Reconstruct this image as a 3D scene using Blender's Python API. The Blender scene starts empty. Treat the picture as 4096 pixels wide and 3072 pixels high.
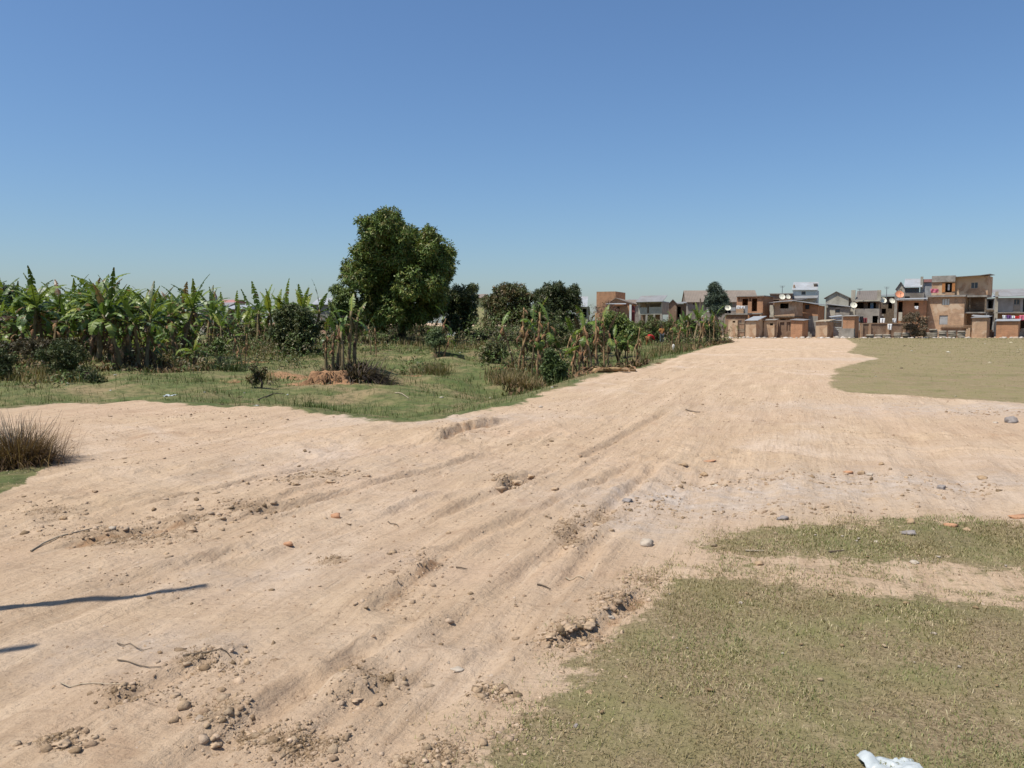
import bpy, math, random
import numpy as np
from mathutils import Vector, Matrix

# ------------------------------------------------------------------ camera, sky, sun, exposure
SC = bpy.context.scene
COL = SC.collection
FPX, CU, CV, HORIZON = 3215.0, 2048.0, 1536.0, 1290.0      # lens and frame measured on the 4096 x 3072 photograph
EYE = 1.65
PITCH = math.atan((CV - HORIZON) / FPX)
cam_data = bpy.data.cameras.new('camera')
cam_data.sensor_width = 36.0
cam_data.lens = 36.0 * FPX / 4096.0
cam_data.clip_start, cam_data.clip_end = 0.05, 6000.0
cam = bpy.data.objects.new('camera', cam_data)
cam.location = (0, 0, EYE)
cam.rotation_euler = (math.pi / 2 - PITCH, 0, 0)
COL.objects.link(cam)
SC.camera = cam

SUN_DIR = Vector((0.385, 0.20, -0.90)).normalized()          # the way the light travels
SUN_ELEV = math.asin(-SUN_DIR.z)
SUN_AZ = math.atan2(-SUN_DIR.x, -SUN_DIR.y)                  # clockwise from +Y
world = bpy.data.worlds.new('World')
SC.world = world
world.use_nodes = True
wn = world.node_tree.nodes
wl = world.node_tree.links
wn.clear()
sky = wn.new('ShaderNodeTexSky')
sky.sky_type = 'NISHITA'
sky.sun_disc = False
sky.sun_elevation = SUN_ELEV
sky.sun_rotation = SUN_AZ
sky.altitude = 1250
sky.air_density = 1.35
sky.dust_density = 2.3
sky.ozone_density = 10.0
bg = wn.new('ShaderNodeBackground')
bg.inputs['Strength'].default_value = 0.087
wo = wn.new('ShaderNodeOutputWorld')
wl.new(sky.outputs[0], bg.inputs[0])
wl.new(bg.outputs[0], wo.inputs[0])

sun_data = bpy.data.lights.new('sun', 'SUN')
sun_data.energy = 4.2
sun_data.angle = math.radians(0.55)
sun_data.color = (1.0, 0.955, 0.88)
sun = bpy.data.objects.new('sun', sun_data)
sun.rotation_euler = SUN_DIR.to_track_quat('-Z', 'Y').to_euler()
sun.location = (-20, -10, 50)
COL.objects.link(sun)

SC.view_settings.view_transform = 'Standard'
SC.view_settings.look = 'None'
SC.view_settings.exposure = 0.45
SC.view_settings.gamma = 1.0

# ------------------------------------------------------------------ measuring helpers
RNG = np.random.default_rng(7)
random.seed(7)
CP, SP = math.cos(PITCH), math.sin(PITCH)
DS = 4096 / 2212.0


def ray(u, v):
    cx, cy = (u - CU) / FPX, -(v - CV) / FPX
    return cx, CP + SP * cy, -SP + CP * cy


def at(u, v, Y):
    x, y, z = ray(u, v)
    t = Y / y
    return Vector((x * t, Y, EYE + z * t))


def D(u, v):
    return u * DS, v * DS


def flat(u, v):
    """display-scale photo point -> point of the level ground"""
    x, y, z = ray(u * DS, v * DS)
    t = -EYE / z
    return (x * t, y * t)


def smooth(x, a, b):
    t = np.clip((x - a) / (b - a), 0, 1)
    return t * t * (3 - 2 * t)


def _hash(ix, iy, seed):
    h = (ix.astype(np.int64) * 374761393 + iy.astype(np.int64) * 668265263 + seed * 1442695041) & 0x7FFFFFFF
    h = ((h ^ (h >> 13)) * 1274126177) & 0x7FFFFFFF
    h = h ^ (h >> 16)
    return (h & 0xFFFF) / 65535.0


def vnoise(x, y, seed=0):
    x = np.asarray(x, float); y = np.asarray(y, float)
    ix, iy = np.floor(x), np.floor(y)
    fx, fy = x - ix, y - iy
    fx = fx * fx * (3 - 2 * fx); fy = fy * fy * (3 - 2 * fy)
    ix = ix.astype(np.int64); iy = iy.astype(np.int64)
    a = _hash(ix, iy, seed); b = _hash(ix + 1, iy, seed)
    c = _hash(ix, iy + 1, seed); d = _hash(ix + 1, iy + 1, seed)
    return (a * (1 - fx) + b * fx) * (1 - fy) + (c * (1 - fx) + d * fx) * fy * 1.0


def fbm(x, y, octaves=4, seed=0):
    s, a, n = 0.0, 0.5, 0.0
    for k in range(octaves):
        s = s + a * vnoise(x * 2 ** k + 13.7 * k, y * 2 ** k - 7.1 * k, seed + k)
        n += a
        a *= 0.5
    return s / n - 0.5


def sdf_poly(px, py, poly):
    """signed distance to a polygon, negative inside"""
    px = np.asarray(px, float); py = np.asarray(py, float)
    d2 = np.full(px.shape, 1e18)
    inside = np.zeros(px.shape, bool)
    n = len(poly)
    for i in range(n):
        ax, ay = poly[i]; bx, by = poly[(i + 1) % n]
        ex, ey = bx - ax, by - ay
        wx, wy = px - ax, py - ay
        t = np.clip((wx * ex + wy * ey) / (ex * ex + ey * ey + 1e-12), 0, 1)
        d2 = np.minimum(d2, (wx - t * ex) ** 2 + (wy - t * ey) ** 2)
        if ay != by:
            c = ((ay <= py) & (by > py)) | ((by <= py) & (ay > py))
            xi = ax + (py - ay) / (by - ay) * ex
            inside ^= c & (px < xi)
    d = np.sqrt(d2)
    return np.where(inside, -d, d)


def sdist_line(px, py, pts):
    """distance to a polyline, signed + to its left, and the fraction of the way along it"""
    best = np.full(np.shape(px), 1e9); sg = np.zeros(np.shape(px)); fr = np.zeros(np.shape(px))
    n = len(pts) - 1
    for i in range(n):
        ax, ay = pts[i]; bx, by = pts[i + 1]
        ex, ey = bx - ax, by - ay
        wx, wy = px - ax, py - ay
        t = np.clip((wx * ex + wy * ey) / (ex * ex + ey * ey), 0, 1)
        d = np.hypot(wx - t * ex, wy - t * ey)
        m = d < best
        best = np.where(m, d, best)
        sg = np.where(m, np.sign(ex * wy - ey * wx), sg)
        fr = np.where(m, (i + t) / n, fr)
    return best * sg, fr


# ------------------------------------------------------------------ the lie of the land
EDGE = [(-900, 905), (0, 884), (140, 872), (300, 868), (450, 875), (650, 885), (760, 905), (850, 915), (930, 911), (990, 898),
        (1090, 880), (1150, 862), (1230, 838), (1300, 808), (1390, 795), (1440, 778), (1490, 762), (1540, 748), (1585, 740)]
PASTURE = [flat(*p) for p in EDGE] + [(22.5, 84), (16, 92), (14, 400), (-600, 400), (-600, 16)]
FIELD = [flat(*p) for p in [(1826, 731), (1851, 745), (1829, 762), (1899, 774), (1809, 793), (1794, 821), (1799, 839), (1839, 848),
                            (1984, 856), (2084, 863), (2212, 872), (2900, 905)]] + [(60, 20), (90, 84), (36, 86.5)]
LAWN_FAR = [flat(*p) for p in [(1475, 1168), (1560, 1136), (1834, 1129), (2084, 1124), (2700, 1118), (2700, 1245), (2212, 1228),
                               (1950, 1238), (1700, 1216), (1520, 1198)]]
LAWN_NEAR = [flat(*p) for p in [(1440, 1243), (1600, 1250), (1800, 1278), (2000, 1292), (2212, 1312), (2800, 1335)]] + \
            [(12, 4), (12, -10), (-1.0, -10)] + [flat(*p) for p in [(900, 1800), (1040, 1659), (1080, 1610), (1160, 1530), (1240, 1450),
                                                                  (1290, 1395), (1340, 1340), (1380, 1300), (1420, 1258)]]
TUSSOCK_GRASS = [flat(*p) for p in [(-260, 1110), (0, 1072), (52, 1050), (88, 1016), (120, 1000), (70, 978), (-260, 960)]]
RUT = (0.33, 0.944)                                           # the way the earth movers drove
CLAY_AT = at(*D(700, 815), 28.0)
PIT_AT = at(*D(480, 806), 31.0)

SCARPS = [  # photo polyline (left side stays high), height in m, how far the raised ground reaches back
    ([(945, 965), (960, 952), (985, 938), (1040, 925), (1105, 908)], 0.12, 0.4),
    ([(765, 1345), (830, 1302), (890, 1258), (955, 1212), (985, 1190)], 0.055, 0.35),
    ([(485, 1118), (560, 1098), (650, 1066), (760, 1035)], 0.04, 0.3),
    ([(60, 1200), (220, 1168), (390, 1140), (430, 1125)], 0.035, 0.3),
    ([(200, 1540), (320, 1488), (450, 1440), (560, 1400)], 0.045, 0.3),
    ([(1075, 1062), (1100, 1040), (1150, 1022)], 0.06, 0.3),
    ([(700, 1530), (790, 1510), (840, 1480)], 0.05, 0.25),
    ([(1180, 1400), (1260, 1372), (1330, 1318), (1400, 1262)], 0.05, 0.2),
]
SCARPS = [([flat(*q) for q in p], h, r) for p, h, r in SCARPS]
GROOVES = [[flat(*q) for q in p] for p in (
    [(-60, 1515), (200, 1405), (400, 1335), (520, 1290)], [(-60, 1552), (250, 1420), (480, 1330)], [(780, 1690), (900, 1560), (1050, 1430), (1150, 1330)],
    [(700, 1690), (850, 1530), (960, 1440)], [(430, 1680), (600, 1540), (760, 1430), (900, 1330)], [(-60, 1670), (200, 1540), (420, 1440), (640, 1330)],
    [(1150, 1330), (1260, 1210), (1330, 1130)], [(900, 1140), (1100, 1050), (1250, 990)], [(560, 1210), (800, 1120), (1000, 1050)],
    [(620, 1690), (740, 1560), (850, 1470)], [(100, 1300), (400, 1220), (640, 1160)],
    [(250, 1200), (700, 1080), (1000, 1000), (1300, 920)], [(60, 1150), (500, 1050), (850, 975), (1150, 918)], [(650, 1350), (1000, 1180), (1250, 1060), (1440, 970)],
    [(900, 1420), (1150, 1230), (1330, 1080), (1480, 960)], [(1150, 1050), (1350, 940), (1480, 870)], [(1250, 965), (1700, 930), (2300, 950)], [(1300, 1000), (1800, 958), (2300, 985)],
    [(350, 1690), (560, 1560), (800, 1400), (1000, 1280)], [(-60, 1420), (250, 1320), (560, 1240)])]


def height(x, y):
    x = np.asarray(x, float); y = np.asarray(y, float)
    dp = -sdf_poly(x, y, PASTURE)
    wob = fbm(x * 0.35, y * 0.35, 3, 11) * 1.6
    ins = smooth(dp + wob * smooth(dp, 0, 2), 0.0, 4.0)
    depth = (0.5 + 0.5 * smooth(x, -5, 3)) * (1 - smooth(y, 36, 58)) + 0.12
    z = -depth * ins
    z = z + ins * (fbm(x * 0.22, y * 0.22, 4, 3) * 0.7 + fbm(x * .9, y * .9, 3, 8) * 0.30) * (1 - smooth(y, 90, 140))
    near = (1 - ins)
    fld = np.minimum(sdf_poly(x, y, FIELD), np.minimum(sdf_poly(x, y, LAWN_NEAR), sdf_poly(x, y, LAWN_FAR)))
    sand = near * smooth(fld, -0.1, 0.5)
    p = x * RUT[1] - y * RUT[0]
    q = x * RUT[0] + y * RUT[1]
    fade = 1 - smooth(y, 30, 70)
    z = z + sand * fade * (fbm(p * 1.3, q * 0.10, 4, 21) * 0.15 + fbm(p * 4.5, q * 0.22, 3, 31) * 0.05)
    rough = np.maximum(smooth(fbm(x * 0.5, y * 0.5, 3, 77), -0.06, 0.16), .9 * np.exp(-(((x + 3.6) / 2.6) ** 2 + ((y - 7.2) / 1.4) ** 2)))
    fade = 1 - smooth(y, 9, 26)
    z = z + sand * fade * (fbm(x * 3.1, y * 3.1, 4, 41) * (0.045 + .035 * rough) + np.maximum(fbm(x * 7.0, y * 7.0, 3, 51), 0.02) * 0.11 * rough)
    z = z + near * (1 - sand) * fade * fbm(x * 1.2, y * 1.2, 4, 61) * 0.05
    nr = np.nonzero((y < 19) & (y > 2) & (np.abs(x) < 12))[0] if x.ndim else []
    xa, ya, x, y, zz = x, y, x[nr], y[nr], z
    z = z[nr]
    for pts in GROOVES:
        sd, fr = sdist_line(x, y, pts)
        sd = sd + fbm(x * 2.2, y * 2.2, 3, 95) * 0.10
        ends = (.5 + .5 * smooth(y, 4.2, 6.5)) * np.clip(np.minimum(fr, 1 - fr) * 5, 0, 1) * (.4 + 1.2 * np.clip(fbm(x * 1.5, y * 1.5, 2, 96) + .5, 0, 1))
        al = x * RUT[0] + y * RUT[1]
        z = z + ends * .006 * np.sin(al * 2 * np.pi / .15 + sd * 14) * np.exp(-(sd / .11) ** 2)
        z = z + ends * (0.026 * np.exp(-((np.abs(sd) - .11) / .05) ** 2) - 0.034 * np.exp(-(sd / .06) ** 2))
    for pts, hgt, reach in SCARPS:
        sd, fr = sdist_line(x, y, pts)
        sd = sd + fbm(x * 5, y * 5, 4, 91) * 0.10 + fbm(x * 17, y * 17, 2, 92) * 0.05
        ends = np.clip(np.minimum(fr, 1 - fr) * 6, 0, 1)
        z = z + ends * hgt * np.where(sd > 0, np.exp(-np.maximum(sd, 0) / reach), 0) * smooth(sd, -0.01, 0.025)
        z = z - ends * hgt * 0.35 * np.exp(-((sd + 0.07) / 0.07) ** 2)
    zz[nr] = z
    x, y, z = xa, ya, zz
    # mound under the mango tree and the rise the banana clump stands on
    t = at(*D(868, 742), 62.0)
    z = z + 0.45 * np.exp(-(((x - t.x) / 2.2) ** 2 + ((y - t.y) / 2.2) ** 2))
    c = at(*D(752, 800), 31.0)
    z = z + 0.42 * np.exp(-(((x - c.x) / 1.5) ** 4 + ((y - c.y - .4) / 1.5) ** 4))
    c = at(*D(1110, 790), 37.0)
    z = z + 0.55 * np.exp(-(((x - c.x) / 3.0) ** 2 + ((y - c.y - 1) / 2.6) ** 2))
    c = at(*D(250, 795), 38.0)
    z = z + 0.35 * np.exp(-(((x - c.x) / 1.9) ** 4 + ((y - c.y) / 2.0) ** 4))
    c = at(*D(1003, 772), 46.0)                                # shady hollow below the big mango
    z = z - 1.25 * np.exp(-(((x - c.x) / 1.5) ** 8 + ((y - c.y) / 1.5) ** 14))
    c = at(*D(955, 770), 46.0)
    z = z + 0.35 * np.exp(-(((x - c.x) / 1.0) ** 2 + ((y - c.y) / 2.0) ** 2))
    # dug pits in the pasture
    for (uu, vv, YY, a, b, dep) in ((478, 806, 31.0, 1.05, .75, .75), (506, 820, 29.0, .55, .5, .6)):
        c = at(*D(uu, vv), YY)
        z = z - dep * np.exp(-(((x - c.x) / a) ** 6 + ((y - c.y) / b) ** 6)) + 0.09 * np.exp(-(((x - c.x) / (a * 1.5)) ** 4 + ((y - c.y) / (b * 1.6)) ** 4))
    return z


def hz(x, y):
    return float(height(np.array([x]), np.array([y]))[0])


def ground(u, v):
    """where the sight line through photo point (display scale) meets the terrain"""
    x, y, z = ray(u * DS, v * DS)
    t = np.exp(np.linspace(math.log(2.0), math.log(140.0), 700))
    X, Y, Z = x * t, y * t, EYE + z * t
    G = height(X, Y)
    k = np.nonzero(Z < G)[0]
    i = int(k[0]) if len(k) else len(t) - 1
    i = max(i, 1)
    a, b = Z[i - 1] - G[i - 1], Z[i] - G[i]
    w = a / (a - b) if a != b else 0.0
    w = min(max(w, 0), 1)
    tt = t[i - 1] + (t[i] - t[i - 1]) * w
    X, Y = x * tt, y * tt
    return Vector((X, Y, hz(X, Y)))


def on(u, Y):
    """point of the terrain at photo column u (display scale) and distance Y"""
    X = at(u * DS, 1300, Y).x
    return Vector((X, Y, hz(X, Y)))


# ------------------------------------------------------------------ object helpers
def tag(o, label=None, cat=None, group=None, kind=None):
    if label: o['label'] = label
    if cat: o['category'] = cat
    if group: o['group'] = group
    if kind: o['kind'] = kind
    return o


def link(name, data, parent=None, mat=None):
    o = bpy.data.objects.new(name, data)
    COL.objects.link(o)
    if parent is not None: o.parent = parent
    if mat is not None and data is not None and not data.materials: data.materials.append(mat)
    return o


def empty(name, loc=(0, 0, 0), rz=0.0):
    o = bpy.data.objects.new(name, None)
    o.empty_display_size = 0.2
    COL.objects.link(o)
    o.location = loc
    o.rotation_euler = (0, 0, rz)
    return o


def np_mesh(name, verts, faces, k, smooth_=False, cols=None):
    """mesh from numpy arrays; faces is (n, k)"""
    me = bpy.data.meshes.new(name)
    verts = np.asarray(verts, np.float32); faces = np.asarray(faces, np.int32)
    me.vertices.add(len(verts)); me.vertices.foreach_set('co', verts.ravel())
    me.loops.add(faces.size); me.loops.foreach_set('vertex_index', faces.ravel())
    me.polygons.add(len(faces))
    me.polygons.foreach_set('loop_start', np.arange(0, faces.size, k, dtype=np.int32))
    if smooth_: me.polygons.foreach_set('use_smooth', np.ones(len(faces), bool))
    if cols is not None:
        a = me.attributes.new('Col', 'FLOAT_COLOR', 'POINT')
        cols = np.asarray(cols, np.float32)
        if cols.shape[1] == 3: cols = np.hstack([cols, np.ones((len(cols), 1), np.float32)])
        a.data.foreach_set('color', cols.ravel())
    me.update(calc_edges=True)
    return me


class MB:
    """collects simple solids into one mesh"""
    def __init__(self): self.v, self.f = [], []

    def poly(self, pts, faces):
        b = len(self.v)
        self.v += [tuple(p) for p in pts]
        self.f += [tuple(b + i for i in f) for f in faces]
        return self

    def box(self, x0, x1, y0, y1, z0, z1):
        p = [(x0, y0, z0), (x1, y0, z0), (x1, y1, z0), (x0, y1, z0), (x0, y0, z1), (x1, y0, z1), (x1, y1, z1), (x0, y1, z1)]
        return self.poly(p, [(0, 3, 2, 1), (4, 5, 6, 7), (0, 1, 5, 4), (1, 2, 6, 5), (2, 3, 7, 6), (3, 0, 4, 7)])

    def hexa(self, p):
        """eight points: bottom four then top four, both counter-clockwise"""
        return self.poly(p, [(0, 3, 2, 1), (4, 5, 6, 7), (0, 1, 5, 4), (1, 2, 6, 5), (2, 3, 7, 6), (3, 0, 4, 7)])

    def tube(self, pts, radii, n=8, cap=True):
        pts = [Vector(p) for p in pts]
        rings = []
        for i, p in enumerate(pts):
            d = (pts[min(i + 1, len(pts) - 1)] - pts[max(i - 1, 0)])
            d = d.normalized() if d.length > 1e-9 else Vector((0, 0, 1))
            a = d.cross(Vector((0.31, 0.95, 0.1)))
            if a.length < 1e-3: a = d.cross(Vector((1, 0, 0)))
            a.normalize(); b = d.cross(a)
            r = radii[i] if hasattr(radii, '__len__') else radii
            rings.append([p + (a * math.cos(t) + b * math.sin(t)) * r for t in [2 * math.pi * k / n for k in range(n)]])
        base = len(self.v)
        for r in rings: self.v += [tuple(q) for q in r]
        for i in range(len(rings) - 1):
            for k in range(n):
                a0, a1 = base + i * n + k, base + i * n + (k + 1) % n
                self.f.append((a0, a1, a1 + n, a0 + n))
        if cap:
            self.f.append(tuple(base + k for k in reversed(range(n))))
            self.f.append(tuple(base + (len(rings) - 1) * n + k for k in range(n)))
        return self

    def mesh(self, name, smooth_=False):
        me = bpy.data.meshes.new(name)
        me.from_pydata(self.v, [], self.f)
        if smooth_:
            me.polygons.foreach_set('use_smooth', np.ones(len(me.polygons), bool))
        me.update()
        return me

    def build(self, name, mat, parent=None, smooth_=False):
        me = self.mesh(name, smooth_)
        me.materials.append(mat)
        return link(name, me, parent)


def copy_tree(o, parent=None):
    c = o.copy()
    COL.objects.link(c)
    c.parent = parent
    for ch in o.children: copy_tree(ch, c)
    return c


ORD = ['first', 'second', 'third', 'fourth', 'fifth', 'sixth', 'seventh', 'eighth', 'ninth', 'tenth', 'eleventh', 'twelfth', 'thirteenth',
       'fourteenth', 'fifteenth', 'sixteenth', 'seventeenth', 'eighteenth', 'nineteenth', 'twentieth', 'twenty-first', 'twenty-second',
       'twenty-third', 'twenty-fourth', 'twenty-fifth', 'twenty-sixth', 'twenty-seventh', 'twenty-eighth', 'twenty-ninth', 'thirtieth']


# ------------------------------------------------------------------ materials
def S(r, g, b):
    f = lambda c: (c / 255 / 12.92) if c / 255 <= 0.04045 else ((c / 255 + 0.055) / 1.055) ** 2.4
    return (f(r), f(g), f(b), 1.0)


def C(r, g, b): return (r, g, b, 1.0)


class NT:
    """small node-tree writer"""
    def __init__(self, name):
        self.m = bpy.data.materials.new(name); self.m.use_nodes = True
        self.t = self.m.node_tree; self.t.nodes.clear()
        self.out = self.t.nodes.new('ShaderNodeOutputMaterial')

    def n(self, typ, **kw):
        nd = self.t.nodes.new(typ)
        for k, v in kw.items():
            if k.startswith('i_'):
                nd.inputs[k[2:].replace('_', ' ')].default_value = v
            else: setattr(nd, k, v)
        return nd

    def l(self, a, b): self.t.links.new(a, b)

    def noise(self, co, scale, detail=4, rough=0.55, dist=0.0):
        nd = self.n('ShaderNodeTexNoise')
        nd.inputs['Scale'].default_value = scale; nd.inputs['Detail'].default_value = detail
        nd.inputs['Roughness'].default_value = rough; nd.inputs['Distortion'].default_value = dist
        if co is not None: self.l(co, nd.inputs['Vector'])
        return nd.outputs['Fac']

    def ramp(self, fac, a, b, ca=(0, 0, 0, 1), cb=(1, 1, 1, 1)):
        nd = self.n('ShaderNodeValToRGB')
        e = nd.color_ramp.elements
        e[0].position, e[0].color = a, ca
        e[1].position, e[1].color = b, cb
        self.l(fac, nd.inputs[0])
        return nd.outputs[0]

    def mix(self, fac, a, b, mode='MIX'):
        nd = self.n('ShaderNodeMix'); nd.data_type = 'RGBA'; nd.blend_type = mode
        for k, s in ((0, fac), (6, a), (7, b)):
            if isinstance(s, (int, float)): nd.inputs[k].default_value = s
            elif isinstance(s, tuple): nd.inputs[k].default_value = s
            else: self.l(s, nd.inputs[k])
        return nd.outputs[2]

    def math(self, op, a, b=0.0, c=0.0, clamp=False):
        nd = self.n('ShaderNodeMath'); nd.operation = op; nd.use_clamp = clamp
        for k, s in enumerate((a, b, c)):
            if isinstance(s, (int, float)): nd.inputs[k].default_value = s
            else: self.l(s, nd.inputs[k])
        return nd.outputs[0]

    def bump(self, h, strength=0.4, dist=0.02, normal=None):
        nd = self.n('ShaderNodeBump'); nd.inputs['Strength'].default_value = strength; nd.inputs['Distance'].default_value = dist
        self.l(h, nd.inputs['Height'])
        if normal is not None: self.l(normal, nd.inputs['Normal'])
        return nd.outputs[0]

    def finish(self, col, rough=0.9, normal=None, spec=0.2, metal=0.0):
        p = self.n('ShaderNodeBsdfPrincipled')
        if isinstance(col, tuple): p.inputs['Base Color'].default_value = col
        else: self.l(col, p.inputs['Base Color'])
        p.inputs['Roughness'].default_value = rough
        p.inputs['Specular IOR Level'].default_value = spec
        p.inputs['Metallic'].default_value = metal
        if normal is not None: self.l(normal, p.inputs['Normal'])
        self.l(p.outputs[0], self.out.inputs[0])
        return self.m


def m_plain(name, col, var=0.35, scale=3.0, rough=0.9, bump=0.25, bscale=25.0, stain=None, spec=0.2, metal=0.0, bd=0.01):
    t = NT(name)
    co = t.n('ShaderNodeTexCoord').outputs['Object']
    n1 = t.noise(co, scale, 5, 0.6)
    a = tuple(c * (1 - var) for c in col[:3]) + (1,); b = tuple(min(1, c * (1 + var)) for c in col[:3]) + (1,)
    c = t.ramp(n1, 0.3, 0.7, a, b)
    if stain:
        n2 = t.noise(co, scale * 0.35, 4, 0.65, 0.4)
        c = t.mix(t.ramp(n2, 0.48, 0.66), c, stain)
    nb = t.bump(t.noise(co, bscale, 4, 0.6), bump, bd)
    return t.finish(c, rough, nb, spec, metal)


def m_brick(name, c1, c2, mortar, plaster=None, amount=0.5):
    t = NT(name)
    tc = t.n('ShaderNodeTexCoord').outputs['Object']
    sep = t.n('ShaderNodeSeparateXYZ'); t.l(tc, sep.inputs[0])
    sx = t.math('ADD', sep.outputs[0], sep.outputs[1])
    cmb = t.n('ShaderNodeCombineXYZ'); t.l(sx, cmb.inputs[0]); t.l(sep.outputs[2], cmb.inputs[1])
    br = t.n('ShaderNodeTexBrick')
    br.inputs['Scale'].default_value = 1.0
    br.inputs['Brick Width'].default_value = 0.25; br.inputs['Row Height'].default_value = 0.095
    br.inputs['Mortar Size'].default_value = 0.014; br.inputs['Mortar Smooth'].default_value = 0.3
    br.inputs['Color1'].default_value = c1; br.inputs['Color2'].default_value = c2; br.inputs['Mortar'].default_value = mortar
    t.l(cmb.outputs[0], br.inputs['Vector'])
    n1 = t.noise(tc, 1.4, 5, 0.65)
    dirt = tuple(0.55 * (a + b) / 2 for a, b in zip(c1[:3], mortar[:3])) + (1,)
    c = t.mix(t.ramp(n1, 0.45, 0.75), br.outputs['Color'], dirt)
    n3 = t.noise(tc, 9.0, 3, 0.6)
    c = t.mix(0.45, c, t.ramp(n3, 0.3, 0.7, C(.55, .55, .55), C(1, 1, 1)), 'MULTIPLY')
    if plaster:
        n2 = t.noise(tc, 0.8, 5, 0.6, 0.6)
        c = t.mix(t.ramp(n2, amount - 0.03, amount + 0.05), c, plaster)
    nb = t.bump(br.outputs['Fac'], -0.6, 0.015)
    return t.finish(c, 0.95, nb, 0.1)


def m_sheet(name, col, rust=None, pitch=12.0, metal=0.0, rough=0.5, axis=0):
    t = NT(name)
    tc = t.n('ShaderNodeTexCoord').outputs['Object']
    sep = t.n('ShaderNodeSeparateXYZ'); t.l(tc, sep.inputs[0])
    w = t.math('SINE', t.math('MULTIPLY', sep.outputs[axis], pitch * 2 * math.pi))
    n1 = t.noise(tc, 1.1, 5, 0.65)
    a = tuple(c * 0.75 for c in col[:3]) + (1,)
    c = t.ramp(n1, 0.35, 0.7, a, col)
    if rust:
        c = t.mix(t.ramp(t.noise(tc, 0.9, 5, 0.7, 0.8), 0.5, 0.68), c, rust)
    return t.finish(c, rough, t.bump(w, 0.5, 0.02), 0.4, metal)


def m_leaf(name, trans=0.3, rough=0.55, spec=0.3, gain=1.0):
    """leaf whose own colour is carried by the mesh"""
    t = NT(name)
    at_ = t.n('ShaderNodeAttribute'); at_.attribute_name = 'Col'
    c = at_.outputs['Color']
    p = t.n('ShaderNodeBsdfPrincipled')
    t.l(c, p.inputs['Base Color'])
    p.inputs['Roughness'].default_value = rough; p.inputs['Specular IOR Level'].default_value = spec
    tr = t.n('ShaderNodeBsdfTranslucent')
    t.l(t.mix(1.0, c, C(1.0, 1.0, 0.55), 'MULTIPLY'), tr.inputs[0])
    ms = t.n('ShaderNodeMixShader'); ms.inputs[0].default_value = trans
    t.l(p.outputs[0], ms.inputs[1]); t.l(tr.outputs[0], ms.inputs[2])
    t.l(ms.outputs[0], t.out.inputs[0])
    return t.m


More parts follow.
